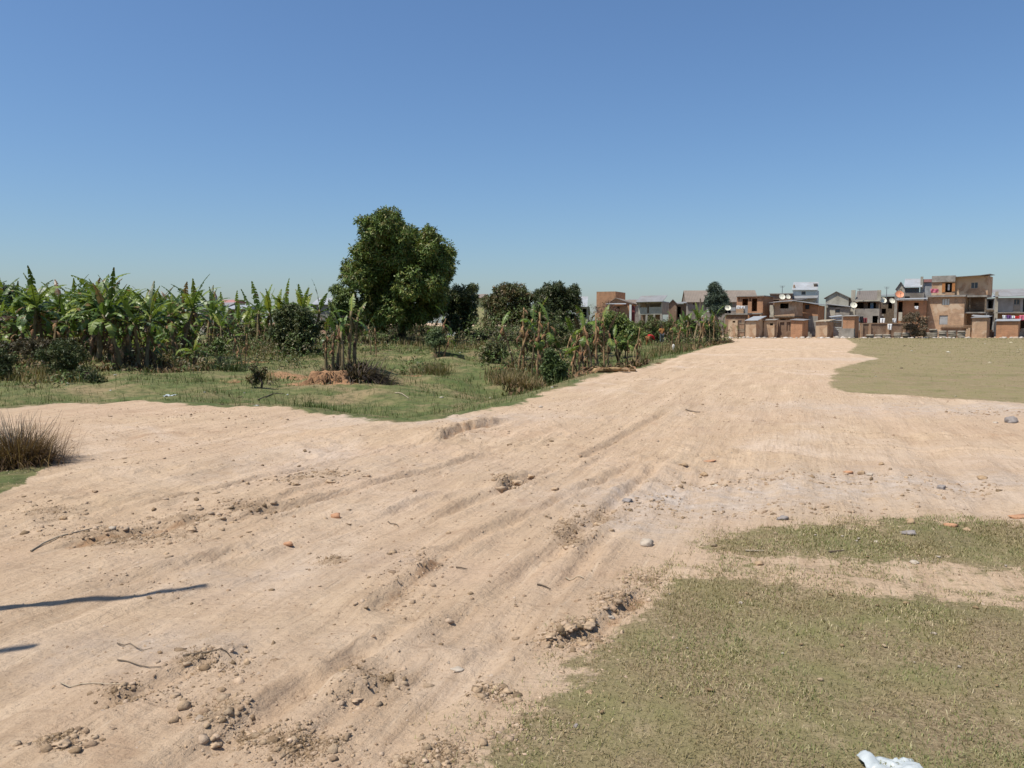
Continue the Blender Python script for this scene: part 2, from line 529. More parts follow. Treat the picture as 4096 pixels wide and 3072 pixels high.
def m_ground():
    t = NT('ground_earth')
    co = t.n('ShaderNodeNewGeometry').outputs['Position']
    at_ = t.n('ShaderNodeAttribute'); at_.attribute_name = 'mask'
    sep = t.n('ShaderNodeSeparateColor'); t.l(at_.outputs['Color'], sep.inputs[0])
    green, dry, pale, clay = sep.outputs[0], sep.outputs[1], sep.outputs[2], at_.outputs['Alpha']  # clay also carries shade painted along some scarp faces
    # stretched coordinate along the wheel tracks
    mp = t.n('ShaderNodeMapping'); mp.vector_type = 'TEXTURE'
    mp.inputs['Rotation'].default_value = (0, 0, -math.atan2(RUT[0], RUT[1]))
    mp.inputs['Scale'].default_value = (0.3, 3.0, 1)
    t.l(co, mp.inputs['Vector'])
    ruts = t.noise(mp.outputs[0], 1.0, 5, 0.6)
    big = t.noise(co, 0.45, 4, 0.6, 0.5)
    mid = t.noise(co, 3.0, 5, 0.65)
    fine = t.noise(co, 38.0, 4, 0.7)
    grain = t.noise(co, 140.0, 3, 0.7)
    sand = t.ramp(ruts, 0.36, 0.64, C(.385, .272, .174), C(.56, .415, .28))
    sand = t.mix(t.math('MULTIPLY', t.ramp(t.noise(co, .22, 4, .6, .8), .40, .60), .7), sand, C(.47, .33, .222))
    sand = t.mix(t.math('MULTIPLY', t.ramp(t.noise(co, .30, 5, .65, 1.0), .52, .66), .7), sand, C(.57, .45, .345))
    sand = t.mix(t.math('MULTIPLY', t.ramp(big, 0.40, 0.65), .7), sand, C(.475, .345, .222))
    sand = t.mix(t.ramp(t.noise(co, 1.1, 5, 0.7, 0.8), 0.58, 0.76), sand, C(.36, .235, .145))
    sand = t.mix(t.math('MULTIPLY', t.ramp(mid, 0.52, 0.72), 0.45), sand, C(.36, .245, .155))
    sand = t.mix(t.math('MULTIPLY', t.ramp(fine, 0.56, 0.74), 0.55), sand, C(.25, .165, .10))
    sand = t.mix(t.math('MULTIPLY', t.ramp(fine, 0.25, 0.42, C(1, 1, 1), C(0, 0, 0)), 0.35), sand, C(.60, .46, .315))
    mp2 = t.n('ShaderNodeMapping'); mp2.vector_type = 'TEXTURE'
    mp2.inputs['Rotation'].default_value = (0, 0, -math.atan2(RUT[0], RUT[1])); mp2.inputs['Scale'].default_value = (0.05, 0.9, 1)
    t.l(co, mp2.inputs['Vector'])
    streak = t.noise(mp2.outputs[0], 1.0, 4, 0.6)
    mp3 = t.n('ShaderNodeMapping'); mp3.vector_type = 'TEXTURE'
    mp3.inputs['Rotation'].default_value = (0, 0, 1.35); mp3.inputs['Scale'].default_value = (0.05, 0.5, 1)
    t.l(co, mp3.inputs['Vector'])
    scrape = t.noise(mp3.outputs[0], 1.0, 4, 0.65)
    sand = t.mix(t.math('MULTIPLY', t.ramp(streak, 0.54, 0.68), 0.38), sand, C(.30, .20, .122))
    sand = t.mix(t.math('MULTIPLY', t.ramp(streak, 0.28, 0.42, C(1, 1, 1), C(0, 0, 0)), 0.5), sand, C(.60, .465, .325))
    sand = t.mix(t.math('MULTIPLY', t.ramp(scrape, 0.56, 0.72), 0.45), sand, C(.30, .20, .125))
    palec = t.ramp(t.noise(co, 9, 5, 0.7), 0.35, 0.65, C(.36, .29, .23), C(.54, .45, .37))
    pf = t.math('MULTIPLY', pale, t.ramp(mid, 0.3, 0.6))
    c = t.mix(pf, sand, palec)
    da = t.n('ShaderNodeAttribute'); da.attribute_name = 'dug'
    dgf = t.math('ADD', da.outputs['Fac'], t.math('MULTIPLY', t.math('SUBTRACT', t.noise(co, 7.0, 5, 0.75), 0.5), 1.5))
    dugc = t.ramp(t.noise(co, 30, 4, 0.7), 0.35, 0.65, C(.23, .155, .092), C(.40, .285, .185))
    c = t.mix(t.math('MULTIPLY', t.ramp(dgf, 0.42, 0.62), 0.8), c, dugc)
    # dry cropped lawn: soil showing between flattened blades
    dg = t.ramp(t.noise(co, 55, 4, 0.7), 0.35, 0.68, C(.15, .108, .058), C(.37, .282, .17))
    dg = t.mix(t.ramp(t.noise(co, 1.7, 5, 0.65), 0.42, 0.64), dg, C(.215, .19, .085))
    dg = t.mix(t.math('MULTIPLY', t.ramp(t.noise(co, 4.5, 4, 0.6), 0.56, 0.7), 0.6), dg, C(.38, .285, .18))
    dg = t.mix(t.math('MULTIPLY', t.ramp(t.noise(co, .16, 5, 0.65, .6), 0.45, 0.62), 0.35), dg, C(.245, .205, .10))
    dg = t.mix(t.math('MULTIPLY', t.ramp(t.noise(co, .5, 5, 0.7, .4), 0.52, 0.66), 0.5), dg, C(.13, .125, .05))
    df = t.math('ADD', dry, t.math('MULTIPLY', t.math('SUBTRACT', t.noise(co, 7, 5, 0.75), 0.5), 1.3))
    c = t.mix(t.ramp(df, 0.42, 0.56), c, dg)
    # pasture
    gg = t.ramp(t.noise(co, 1.0, 5, 0.7, 0.6), 0.36, 0.64, C(.075, .105, .032), C(.165, .160, .065))
    gg = t.mix(t.ramp(t.noise(co, 0.33, 5, 0.65, 0.5), 0.46, 0.62), gg, C(.25, .19, .10))
    gg = t.mix(t.math('MULTIPLY', t.ramp(t.noise(co, 4.5, 5, 0.75), 0.47, 0.60), 0.65), gg, C(.05, .062, .022))
    gg = t.mix(t.math('MULTIPLY', t.ramp(t.noise(co, 9, 5, 0.75), 0.56, 0.66), 0.5), gg, C(.24, .19, .10))
    gf = t.math('ADD', green, t.math('MULTIPLY', t.math('SUBTRACT', t.noise(co, 2.3, 5, 0.7), 0.5), 0.9))
    c = t.mix(t.ramp(gf, 0.42, 0.58), c, gg)
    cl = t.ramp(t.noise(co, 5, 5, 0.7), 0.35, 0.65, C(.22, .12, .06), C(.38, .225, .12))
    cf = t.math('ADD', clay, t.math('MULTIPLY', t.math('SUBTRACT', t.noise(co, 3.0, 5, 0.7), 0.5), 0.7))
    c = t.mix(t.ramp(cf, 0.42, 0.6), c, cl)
    # relief: streaks, crumbs and grain
    vo = t.n('ShaderNodeTexVoronoi'); vo.inputs['Scale'].default_value = 16.0; t.l(co, vo.inputs['Vector'])
    b = t.bump(ruts, 0.5, 0.08)
    b = t.bump(streak, 0.5, 0.03, b)
    b = t.bump(scrape, 0.5, 0.025, b)
    b = t.bump(t.ramp(vo.outputs['Distance'], 0.0, 0.55, C(1, 1, 1), C(0, 0, 0)), 0.30, 0.020, b)
    b = t.bump(t.noise(co, 22.0, 6, 0.75), 0.85, 0.028, b)
    b = t.bump(grain, 0.5, 0.006, b)
    return t.finish(c, 0.95, b, 0.12)


M = {}
M['ground'] = m_ground()
M['leaf'] = m_leaf('tree_leaf', 0.13, 0.5, 0.25)
M['banana_leaf'] = m_leaf('banana_leaf', 0.34, 0.42, 0.4)
M['grass'] = m_leaf('grass_blade', 0.25, 0.7, 0.15)
M['dry_leaf'] = m_leaf('dry_leaf', 0.12, 0.85, 0.1)
M['bark'] = m_plain('bark', C(.075, .055, .04), .4, 6, .95, .6, 30, spec=.1)
M['pale_bark'] = m_plain('pale_bark', C(.17, .14, .11), .4, 6, .95, .6, 30, spec=.1)
M['pseudostem'] = m_plain('banana_pseudostem', C(.19, .14, .075), .5, 4, .8, .5, 18, stain=C(.10, .115, .04))
M['dry_stem'] = m_plain('dry_banana_stem', C(.30, .20, .10), .6, 5, .85, .6, 18, stain=C(.15, .085, .04))
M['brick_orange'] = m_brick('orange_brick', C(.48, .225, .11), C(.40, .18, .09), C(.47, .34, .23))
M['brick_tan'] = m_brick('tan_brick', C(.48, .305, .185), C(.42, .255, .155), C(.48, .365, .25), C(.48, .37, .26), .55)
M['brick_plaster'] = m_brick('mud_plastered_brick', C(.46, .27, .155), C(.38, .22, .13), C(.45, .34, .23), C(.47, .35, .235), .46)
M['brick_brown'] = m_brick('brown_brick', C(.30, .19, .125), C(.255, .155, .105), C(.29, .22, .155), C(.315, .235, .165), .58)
M['cement'] = m_plain('grey_cement', C(.27, .248, .212), .25, 1.5, .95, .3, 14, stain=C(.16, .14, .115))
M['cement_light'] = m_plain('pale_render', C(.39, .36, .29), .2, 1.5, .95, .3, 14, stain=C(.25, .225, .175))
M['cement_blue'] = m_plain('bluish_render', C(.31, .315, .31), .2, 1.5, .95, .3, 14, stain=C(.2, .195, .185))
M['white_wall'] = m_plain('white_render', C(.58, .61, .56), .12, 1.5, .9, .2, 14, stain=C(.45, .48, .43))
M['yellow_wall'] = m_plain('yellow_render', C(.5, .44, .22), .15, 2, .95, .2, 14)
M['concrete'] = m_plain('concrete_slab', C(.26, .24, .21), .25, 2, .95, .3, 16, stain=C(.17, .155, .13))
M['roof_grey'] = m_sheet('grey_roof_sheet', C(.27, .268, .262), C(.19, .165, .14), 9, .0, .6)
M['roof_pale'] = m_sheet('pale_roof_sheet', C(.38, .395, .40), C(.29, .28, .265), 9, .0, .5)
M['roof_tan'] = m_sheet('tan_roof', C(.235, .19, .15), C(.19, .155, .125), 5, .0, .9)
M['roof_brown'] = m_sheet('brown_roof', C(.17, .145, .125), C(.14, .12, .105), 5, .0, .9)
M['roof_pink'] = m_sheet('faded_red_roof', C(.42, .2, .17), C(.35, .2, .16), 7, .0, .7)
M['metal_gate'] = m_sheet('corrugated_gate', C(.46, .48, .46), C(.3, .31, .29), 5, .0, .5, axis=2)
M['wood'] = m_plain('weathered_wood', C(.15, .115, .08), .4, 5, .9, .5, 30)
M['pale_wood'] = m_plain('pale_wood', C(.33, .27, .19), .35, 5, .9, .4, 30)
M['orange_wood'] = m_plain('orange_shutter_wood', C(.36, .155, .055), .3, 5, .8, .3, 30)
M['glass'] = m_plain('window_glass', C(.035, .045, .06), .2, 3, .15, .02, 5, spec=.5)
M['dark_cloth'] = m_plain('dark_fabric', C(.03, .028, .03), .3, 6, .95, .2, 40)
M['dish'] = m_plain('dish_cream', C(.62, .59, .47), .1, 3, .5, .05, 20)
M['dish_orange'] = m_plain('dish_orange', C(.62, .26, .14), .15, 3, .5, .05, 20)
M['steel'] = m_plain('dull_steel', C(.2, .2, .2), .2, 5, .5, .1, 30, metal=.6)
M['rubber'] = m_plain('dusty_tyre', C(.30, .265, .21), .25, 5, .95, .3, 20, stain=C(.2, .17, .13))
M['white_stone'] = m_plain('pale_stone', C(.40, .335, .26), .3, 8, .95, .6, 30, bd=.01)
M['tan_stone'] = m_plain('tan_stone', C(.36, .25, .15), .3, 8, .95, .7, 30, bd=.01)
M['grey_stone'] = m_plain('grey_stone', C(.24, .21, .19), .3, 8, .9, .6, 30, bd=.01)
M['brick_stone'] = m_plain('broken_brick', C(.42, .23, .13), .3, 9, .95, .6, 40, bd=.008)
M['clod'] = m_plain('dry_clod', C(.40, .29, .19), .3, 8, 1.0, .8, 22, bd=.015)
M['plastic'] = m_plain('white_plastic', C(.44, .47, .46), .15, 5, .35, .2, 20, spec=.5)
M['sack'] = m_plain('white_sack', C(.68, .64, .56), .12, 5, .8, .2, 20)


def cloth_mat(name, c): return m_plain(name, c, .15, 4, .95, .3, 12)


M['cloth_white'] = cloth_mat('white_cloth', C(.72, .72, .7))
M['cloth_pink'] = cloth_mat('pink_cloth', C(.6, .16, .22))
M['cloth_maroon'] = cloth_mat('maroon_cloth', C(.2, .06, .06))
M['cloth_blue'] = cloth_mat('blue_cloth', C(.2, .28, .38))
M['cloth_purple'] = cloth_mat('purple_cloth', C(.16, .07, .2))
M['cloth_red'] = cloth_mat('red_cloth', C(.52, .035, .035))
M['cloth_orange'] = cloth_mat('orange_cloth', C(.40, .18, .06))
M['cloth_jeans'] = cloth_mat('grey_trousers', C(.12, .13, .14))
M['skin'] = cloth_mat('skin_brown', C(.12, .065, .04))
M['hair'] = cloth_mat('black_hair', C(.012, .011, .011))

# ================================================================== STRUCTURE: ground, track, fields
def axis_steps(start, d0, grow, end, plateau=0.0):
    out, p, d = [start], start, d0
    while p < end:
        if p - start >= plateau: d *= grow
        p += d
        out.append(p)
    return out


XS = axis_steps(0, 0.036, 1.024, 2600, 4.0)
XS = np.array([-x for x in XS[:0:-1]] + XS)
YS = axis_steps(2.6, 0.034, 1.020, 2600, 7.0)
YS = np.array([2.6 - y for y in axis_steps(0, .2, 1.15, 40)[:0:-1]] + YS)
XS = np.unique(np.concatenate([XS, np.arange(-13.0, -9.0, .07)]))           # finer mesh round the dug pits
YS = np.unique(np.concatenate([YS, np.arange(27.8, 32.4, .08), np.arange(43.8, 48.4, .12)]))
GX, GY = np.meshgrid(XS, YS)
gx, gy = GX.ravel(), GY.ravel()
sd_p = sdf_poly(gx, gy, PASTURE)
sd_f = sdf_poly(gx, gy, FIELD)
sd_a = sdf_poly(gx, gy, LAWN_FAR)
sd_b = sdf_poly(gx, gy, LAWN_NEAR)
sd_t = sdf_poly(gx, gy, TUSSOCK_GRASS)
GZ = height(gx, gy)
wob = fbm(gx * 1.3, gy * 1.3, 4, 5) * 0.9 + fbm(gx * 5, gy * 5, 3, 6) * .25
m_green = np.maximum(smooth(-(sd_p + wob * .7), -0.7, 0.8), smooth(-(sd_t + wob * .25), -0.1, 0.12))
scale_f = np.clip(gy / 12, .15, 6)
m_dry = np.maximum.reduce([smooth(-(sd_f + wob * .5), -0.4, 0.5), smooth(-(sd_a + wob * 1.0), -0.55, 0.75), smooth(-(sd_b + wob * .38), -0.35, 0.45)])
m_dry = m_dry * (1 - .22 * smooth(fbm(gx * .45, gy * .45, 4, 83), .07, .2) * smooth(-sd_f, 0, 2))
band = sdf_poly(gx, gy, [flat(*p) for p in [(1430, 1245), (1500, 1185), (1700, 1200), (2212, 1215), (2700, 1230), (2700, 1345), (2212, 1325), (1800, 1285)]])
m_dry = np.maximum(m_dry, smooth(-band, -.05, .1) * .40)
m_pale = np.zeros_like(gx)
for (u, v, rx, ry, a) in ((1480, 1075, 1.2, .8, 1.0), (1700, 1060, 1.8, .7, .9), (1950, 1040, 2.0, .8, .8), (2190, 885, 3.5, 1.4, .9),
                          (1900, 880, 3.0, .8, .6), (1400, 1130, .5, .5, .8), (950, 905, 2.2, .8, .7), (700, 1010, 2.0, 1.2, .35),
                          (300, 1400, .7, .35, .5), (1850, 776, 4, 1.5, .7), (560, 1230, .9, .5, .4)):
    px, py = flat(u, v)
    m_pale = np.maximum(m_pale, a * np.exp(-(((gx - px) / rx) ** 2 + ((gy - py) / ry) ** 2)))
m_clay_shade = np.zeros_like(gx)
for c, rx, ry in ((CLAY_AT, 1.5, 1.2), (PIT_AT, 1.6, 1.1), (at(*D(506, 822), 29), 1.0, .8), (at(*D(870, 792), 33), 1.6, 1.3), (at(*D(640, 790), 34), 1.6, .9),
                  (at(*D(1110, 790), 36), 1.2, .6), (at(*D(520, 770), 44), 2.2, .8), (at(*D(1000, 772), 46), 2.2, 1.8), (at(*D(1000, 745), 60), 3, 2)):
    m_clay_shade = np.maximum(m_clay_shade, .95 * np.exp(-(((gx - c.x) / rx) ** 2 + ((gy - c.y) / ry) ** 2)))
m_clay_shade = m_clay_shade * smooth(-sd_p, 0, .5)
for pts, hgt, reach in SCARPS[:2] + SCARPS[3:4] + SCARPS[7:8]:               # moist subsoil where the machine cut, plus the face's shade painted into the colour
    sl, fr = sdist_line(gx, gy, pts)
    m_clay_shade = np.maximum(m_clay_shade, .50 * np.exp(-((sl + .03) / .09) ** 2) * np.clip(np.minimum(fr, 1 - fr) * 6, 0, 1))
m_dug = np.zeros_like(gx)
DUG = ((260, 1165, 170, 24), (400, 1132, 70, 22), (540, 1105, 80, 14), (640, 1042, 35, 9), (715, 1034, 40, 9), (1245, 1368, 70, 26), (1330, 1300, 50, 24), (640, 1620, 120, 34),
       (470, 1560, 60, 40), (540, 1590, 40, 24), (430, 1440, 60, 20), (130, 1620, 70, 26), (1230, 1150, 50, 40), (810, 1480, 60, 24), (720, 1210, 40, 14), (1100, 1045, 50, 14),
       (1395, 1250, 35, 20), (900, 1650, 60, 20), (270, 1500, 60, 24), (1060, 1500, 40, 18), (960, 1630, 50, 30), (100, 1110, 70, 20), (1300, 1115, 40, 20))
for (u, v, du, dv) in DUG:
    px, py = flat(u, v); qx, _ = flat(u + du, v); _, q1 = flat(u, v - dv); _, q2 = flat(u, v + dv)
    m_dug = np.maximum(m_dug, .75 * np.exp(-(((gx - px) / (qx - px)) ** 2 + ((gy - py) / ((q1 - q2) / 2)) ** 2)))
MASK = np.stack([m_green, m_dry, m_pale, m_clay_shade], 1).astype(np.float32)
nx, ny = len(XS), len(YS)
idx = np.arange(nx * ny).reshape(ny, nx)
QUADS = np.stack([idx[:-1, :-1].ravel(), idx[:-1, 1:].ravel(), idx[1:, 1:].ravel(), idx[1:, :-1].ravel()], 1)
fc = lambda a: a[QUADS].mean(1)
far_out = (fc(gy) > 88) | (fc(gy) < -8) | (np.abs(fc(gx)) > 60)
is_past = (fc(np.minimum(sd_p + wob * .7, sd_t + wob * .25)) < 0)
is_field = fc(sd_f + wob * .5) < 0
is_lawn = fc(np.minimum(sd_a + wob * 1.0, sd_b + wob * .38)) < 0
CLS = np.where(is_past, 1, np.where(is_field, 2, np.where(is_lawn, 3, np.where(far_out, 4, 0))))
VERTS = np.stack([gx, gy, GZ], 1)
for k, nm in ((0, 'dirt_track'), (1, 'pasture'), (2, 'grass_field'), (3, 'lawn'), (4, 'ground')):
    q = QUADS[CLS == k]
    used, inv = np.unique(q, return_inverse=True)
    me = np_mesh(nm, VERTS[used], inv.reshape(q.shape), 4, True)
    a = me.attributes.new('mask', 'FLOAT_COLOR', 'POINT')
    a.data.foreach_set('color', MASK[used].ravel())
    a = me.attributes.new('dug', 'FLOAT', 'POINT')
    a.data.foreach_set('value', m_dug[used].astype(np.float32))
    tag(link(nm, me, None, M['ground']), {0: 'pale sandy dirt track with ruts running up to the houses', 1: 'green pasture lying lower than the track on the left',
        2: 'wide olive field of cropped grass before the houses', 3: 'dry cropped grass in the near right corner',
        4: 'bare earth under and beyond the houses'}[k], None, None, 'structure')


# ------------------------------------------------------------------ blades of grass
def blades(name, P, length, width, lean, cols, mat, label, seg=1, parent=None):
    """P (n,3) roots; length/width/lean arrays; one object of many blades"""
    n = len(P)
    az = RNG.uniform(0, 2 * np.pi, n)
    side = np.stack([np.cos(az + np.pi / 2), np.sin(az + np.pi / 2), np.zeros(n)], 1)
    dirh = np.stack([np.cos(az), np.sin(az), np.zeros(n)], 1)
    up = np.array([0, 0, 1.0])
    L = np.asarray(length)[:, None]; W = np.asarray(width)[:, None]; T = np.asarray(lean)[:, None]
    mid = P + (up * np.cos(T * .6) + dirh * np.sin(T * .6)) * L * .55
    tip = mid + (up * np.cos(T * 1.5) + dirh * np.sin(T * 1.5)) * L * .45
    V = np.stack([P - side * W / 2, P + side * W / 2, mid + side * W * .4, tip, mid - side * W * .4], 1).reshape(-1, 3)
    b = np.arange(n)[:, None] * 5
    F3 = np.concatenate([b + [0, 1, 2], b + [0, 2, 4], b + [4, 2, 3]])
    me = np_mesh(name, V, F3, 3, False, np.repeat(cols, 5, 0))
    o = link(name, me, parent, mat)
    if label: tag(o, label, None, None, 'stuff')
    return o


def scatter(n, x0, x1, y0, y1, keep, seed, power=1.0):
    r = np.random.default_rng(seed)
    x = r.uniform(x0, x1, n)
    y = y0 + (y1 - y0) * r.uniform(0, 1, n) ** power
    k = keep(x, y, r.uniform(0, 1, n))
    x, y = x[k], y[k]
    return np.stack([x, y, height(x, y)], 1)


def palette(n, cols, seed, jitter=.25):
    r = np.random.default_rng(seed)
    c = np.array([k[:3] for k in cols])[r.integers(0, len(cols), n)]
    return c * r.uniform(1 - jitter, 1 + jitter, (n, 1))


def lawn_keep(x, y, r):
    w = fbm(x * 1.3, y * 1.3, 4, 5) * 0.9
    d = np.minimum(sdf_poly(x, y, LAWN_FAR) + w * 1.0, sdf_poly(x, y, LAWN_NEAR) + w * .38)
    patch = fbm(x * 2.1, y * 2.1, 4, 17)
    clumpy = fbm(x * 6, y * 6, 3, 18)
    dens = smooth(-d + clumpy * .5, -0.30, 0.40) * (0.42 + 0.58 * smooth(patch + clumpy * .6, -0.10, 0.18))
    bd = sdf_poly(x, y, [flat(*p) for p in [(1430, 1245), (1500, 1185), (1700, 1200), (2212, 1215), (2700, 1230), (2700, 1345), (2212, 1325), (1800, 1285)]])
    dens = np.maximum(dens, .5 * (bd < 0.1) * smooth(patch + clumpy * .6, -.02, .16))
    return (r < dens) & (x < y * .72 + .4) & (x > -y * .1 - 1)


LP = scatter(450000, -1.0, 7.6, 2.5, 10.2, lawn_keep, 3, 1.15)
n = len(LP)
lawn_cols = palette(n, [C(.31, .275, .125), C(.25, .24, .095), C(.42, .35, .20), C(.20, .205, .075), C(.48, .40, .25), C(.30, .215, .115), C(.21, .20, .08), C(.14, .14, .05), C(.11, .085, .04), C(.19, .195, .07), C(.45, .37, .22)], 4, .35)
gpatch = smooth(fbm(LP[:, 0] * 1.1, LP[:, 1] * 1.1, 3, 29), -.02, .16)[:, None]
lawn_cols = lawn_cols * (1 - gpatch * .4) + np.array([.14, .185, .06]) * gpatch * .4
bpatch = smooth(fbm(LP[:, 0] * 2.6, LP[:, 1] * 2.6, 4, 47), -.02, .14)[:, None] * .55
lawn_cols = lawn_cols * (1 - bpatch) + palette(n, [C(.34, .25, .14), C(.27, .19, .10), C(.42, .33, .20), C(.18, .13, .07)], 48, .3) * bpatch
far_k = LP[:, 1] / 5
blades('lawn_grass', LP, RNG.uniform(.014, .038, n) * (.75 + .25 * far_k), RNG.uniform(.0022, .0042, n) * (.6 + .5 * far_k), RNG.uniform(.5, 1.5, n), lawn_cols, M['grass'],
       'short dry cropped grass blades covering the near right corner')


def past_keep(x, y, r):
    w = fbm(x * 1.3, y * 1.3, 4, 5) * 0.9
    d = sdf_poly(x, y, PASTURE) + w * .7
    patch = fbm(x * .5, y * .5, 4, 19)
    return (r < smooth(-d, -.1, .6) * (.15 + .85 * smooth(patch, -.15, .12))) & (np.abs(x) < y * .70)


PP = scatter(180000, -40, 24, 13.0, 64, past_keep, 5, 1.35)
n = len(PP)
pc = palette(n, [C(.095, .14, .038), C(.075, .115, .03), C(.13, .145, .05), C(.19, .16, .08), C(.065, .09, .028)], 6, .35)
k = PP[:, 1] / 25
tuf = 1 + 2.2 * smooth(fbm(PP[:, 0] * 2.3, PP[:, 1] * 2.3, 3, 63), .04, .2)
pc = pc * (1 - .25 * (tuf[:, None] - 1) / 2.2)
blades('pasture_grass', PP, RNG.uniform(.05, .13, n) * (.8 + .3 * k) * tuf, RNG.uniform(.007, .016, n) * k, RNG.uniform(.3, 1.3, n), pc, M['grass'],
       'short green grass growing over the low pasture')


def field_keep(x, y, r):
    d = sdf_poly(x, y, FIELD)
    return (r < smooth(-d, -.2, 1.0) * (.4 + .6 * smooth(fbm(x * .4, y * .4, 3, 23), -.1, .1))) & (x < y * .7)


FP = scatter(60000, 6, 60, 15, 84, field_keep, 7, 1.5)
n = len(FP)
fcx = palette(n, [C(.195, .18, .072), C(.17, .165, .062), C(.235, .20, .092), C(.15, .148, .054)], 8, .2)
k = FP[:, 1] / 25
blades('field_grass', FP, RNG.uniform(.03, .05, n) * (.8 + .3 * k), RNG.uniform(.005, .012, n) * k, RNG.uniform(.5, 1.4, n), fcx, M['grass'],
       'low olive grass cover on the wide field before the houses')

# rank dry grass on the banks between the plants
bank = []
for (u, Y, du, dy, cnt, h) in ((1105, 33.5, 45, 1.6, 1500, .55), (1150, 34.5, 60, 2.0, 1400, .5), (935, 36, 30, 1.6, 700, .4), (60, 34, 90, 3, 1600, .5), (150, 31, 60, 2, 900, .4),
                            (1000, 54, 90, 3, 900, .6), (1240, 31, 60, 1.5, 1100, .45), (1440, 50, 60, 4, 900, .6), (330, 41, 90, 3, 1100, .5),
                            (560, 50, 90, 4, 800, .5), (880, 60, 120, 4, 900, .7), (680, 52, 40, 1.5, 500, .5), (1290, 28.5, 40, .8, 400, .35), (560, 29, 30, 1.2, 250, .5)):
    r = np.random.default_rng(int(u + Y))
    yy = Y + r.normal(0, dy * .5, cnt)
    xx = (u + r.normal(0, du * .5, cnt) - 1106) / 1736.2 * yy
    keep = sdf_poly(xx, yy, PASTURE) < -.15
    xx, yy = xx[keep], yy[keep]
    bank.append(np.stack([xx, yy, height(xx, yy), np.full(len(xx), h)], 1))
bank = np.concatenate(bank)
n = len(bank)
blades('bank_grass', bank[:, :3], bank[:, 3] * RNG.uniform(.5, 1.25, n), RNG.uniform(.018, .035, n), RNG.uniform(.15, 1.1, n),
       palette(n, [C(.20, .16, .075), C(.15, .14, .055), C(.28, .21, .11), C(.10, .12, .04), C(.17, .12, .06)], 12, .35), M['grass'],
       'rank olive and straw coloured grass on the banks among the banana stems')


# ------------------------------------------------------------------ clods and gravel
def ico(sub):
    import bmesh
    bm = bmesh.new()
    bmesh.ops.create_icosphere(bm, subdivisions=sub, radius=1.0)
    v = np.array([p.co[:] for p in bm.verts]); f = np.array([[q.index for q in p.verts] for p in bm.faces])
    bm.free()
    return v, f


ICO1, ICO2, ICO3 = ico(1), ico(2), ico(3)


def lumps(name, P, size, flatk, cols, mat, label, base=ICO1, seed=1, rough=.35):
    r = np.random.default_rng(seed)
    v0, f0 = base
    n = len(P)
    k = len(v0)
    jit = 1 + r.uniform(-rough, rough, (n, k, 1))
    V = v0[None] * jit
    V = V * np.stack([r.uniform(.7, 1.3, n), r.uniform(.7, 1.2, n), np.asarray(flatk)], 1)[:, None, :]
    a = r.uniform(0, 6.28, n)
    ca, sa = np.cos(a)[:, None], np.sin(a)[:, None]
    x = V[..., 0] * ca - V[..., 1] * sa; y = V[..., 0] * sa + V[..., 1] * ca
    V = np.stack([x, y, V[..., 2]], 2) * np.asarray(size)[:, None, None]
    V = V + P[:, None, :]
    F = (f0[None] + (np.arange(n) * k)[:, None, None]).reshape(-1, 3)
    me = np_mesh(name, V.reshape(-1, 3), F, 3, False, np.repeat(cols, k, 0))
    o = link(name, me, None, mat)
    return tag(o, label, None, None, 'stuff')


def m_lump():
    t = NT('earth_lump')
    at_ = t.n('ShaderNodeAttribute'); at_.attribute_name = 'Col'
    co = t.n('ShaderNodeNewGeometry').outputs['Position']
    c = t.mix(.5, at_.outputs['Color'], t.ramp(t.noise(co, 60, 4, .7), .3, .7, C(.5, .5, .5), C(1.1, 1.1, 1.1)), 'MULTIPLY')
    return t.finish(c, .95, t.bump(t.noise(co, 70, 4, .7), .8, .01), .1)


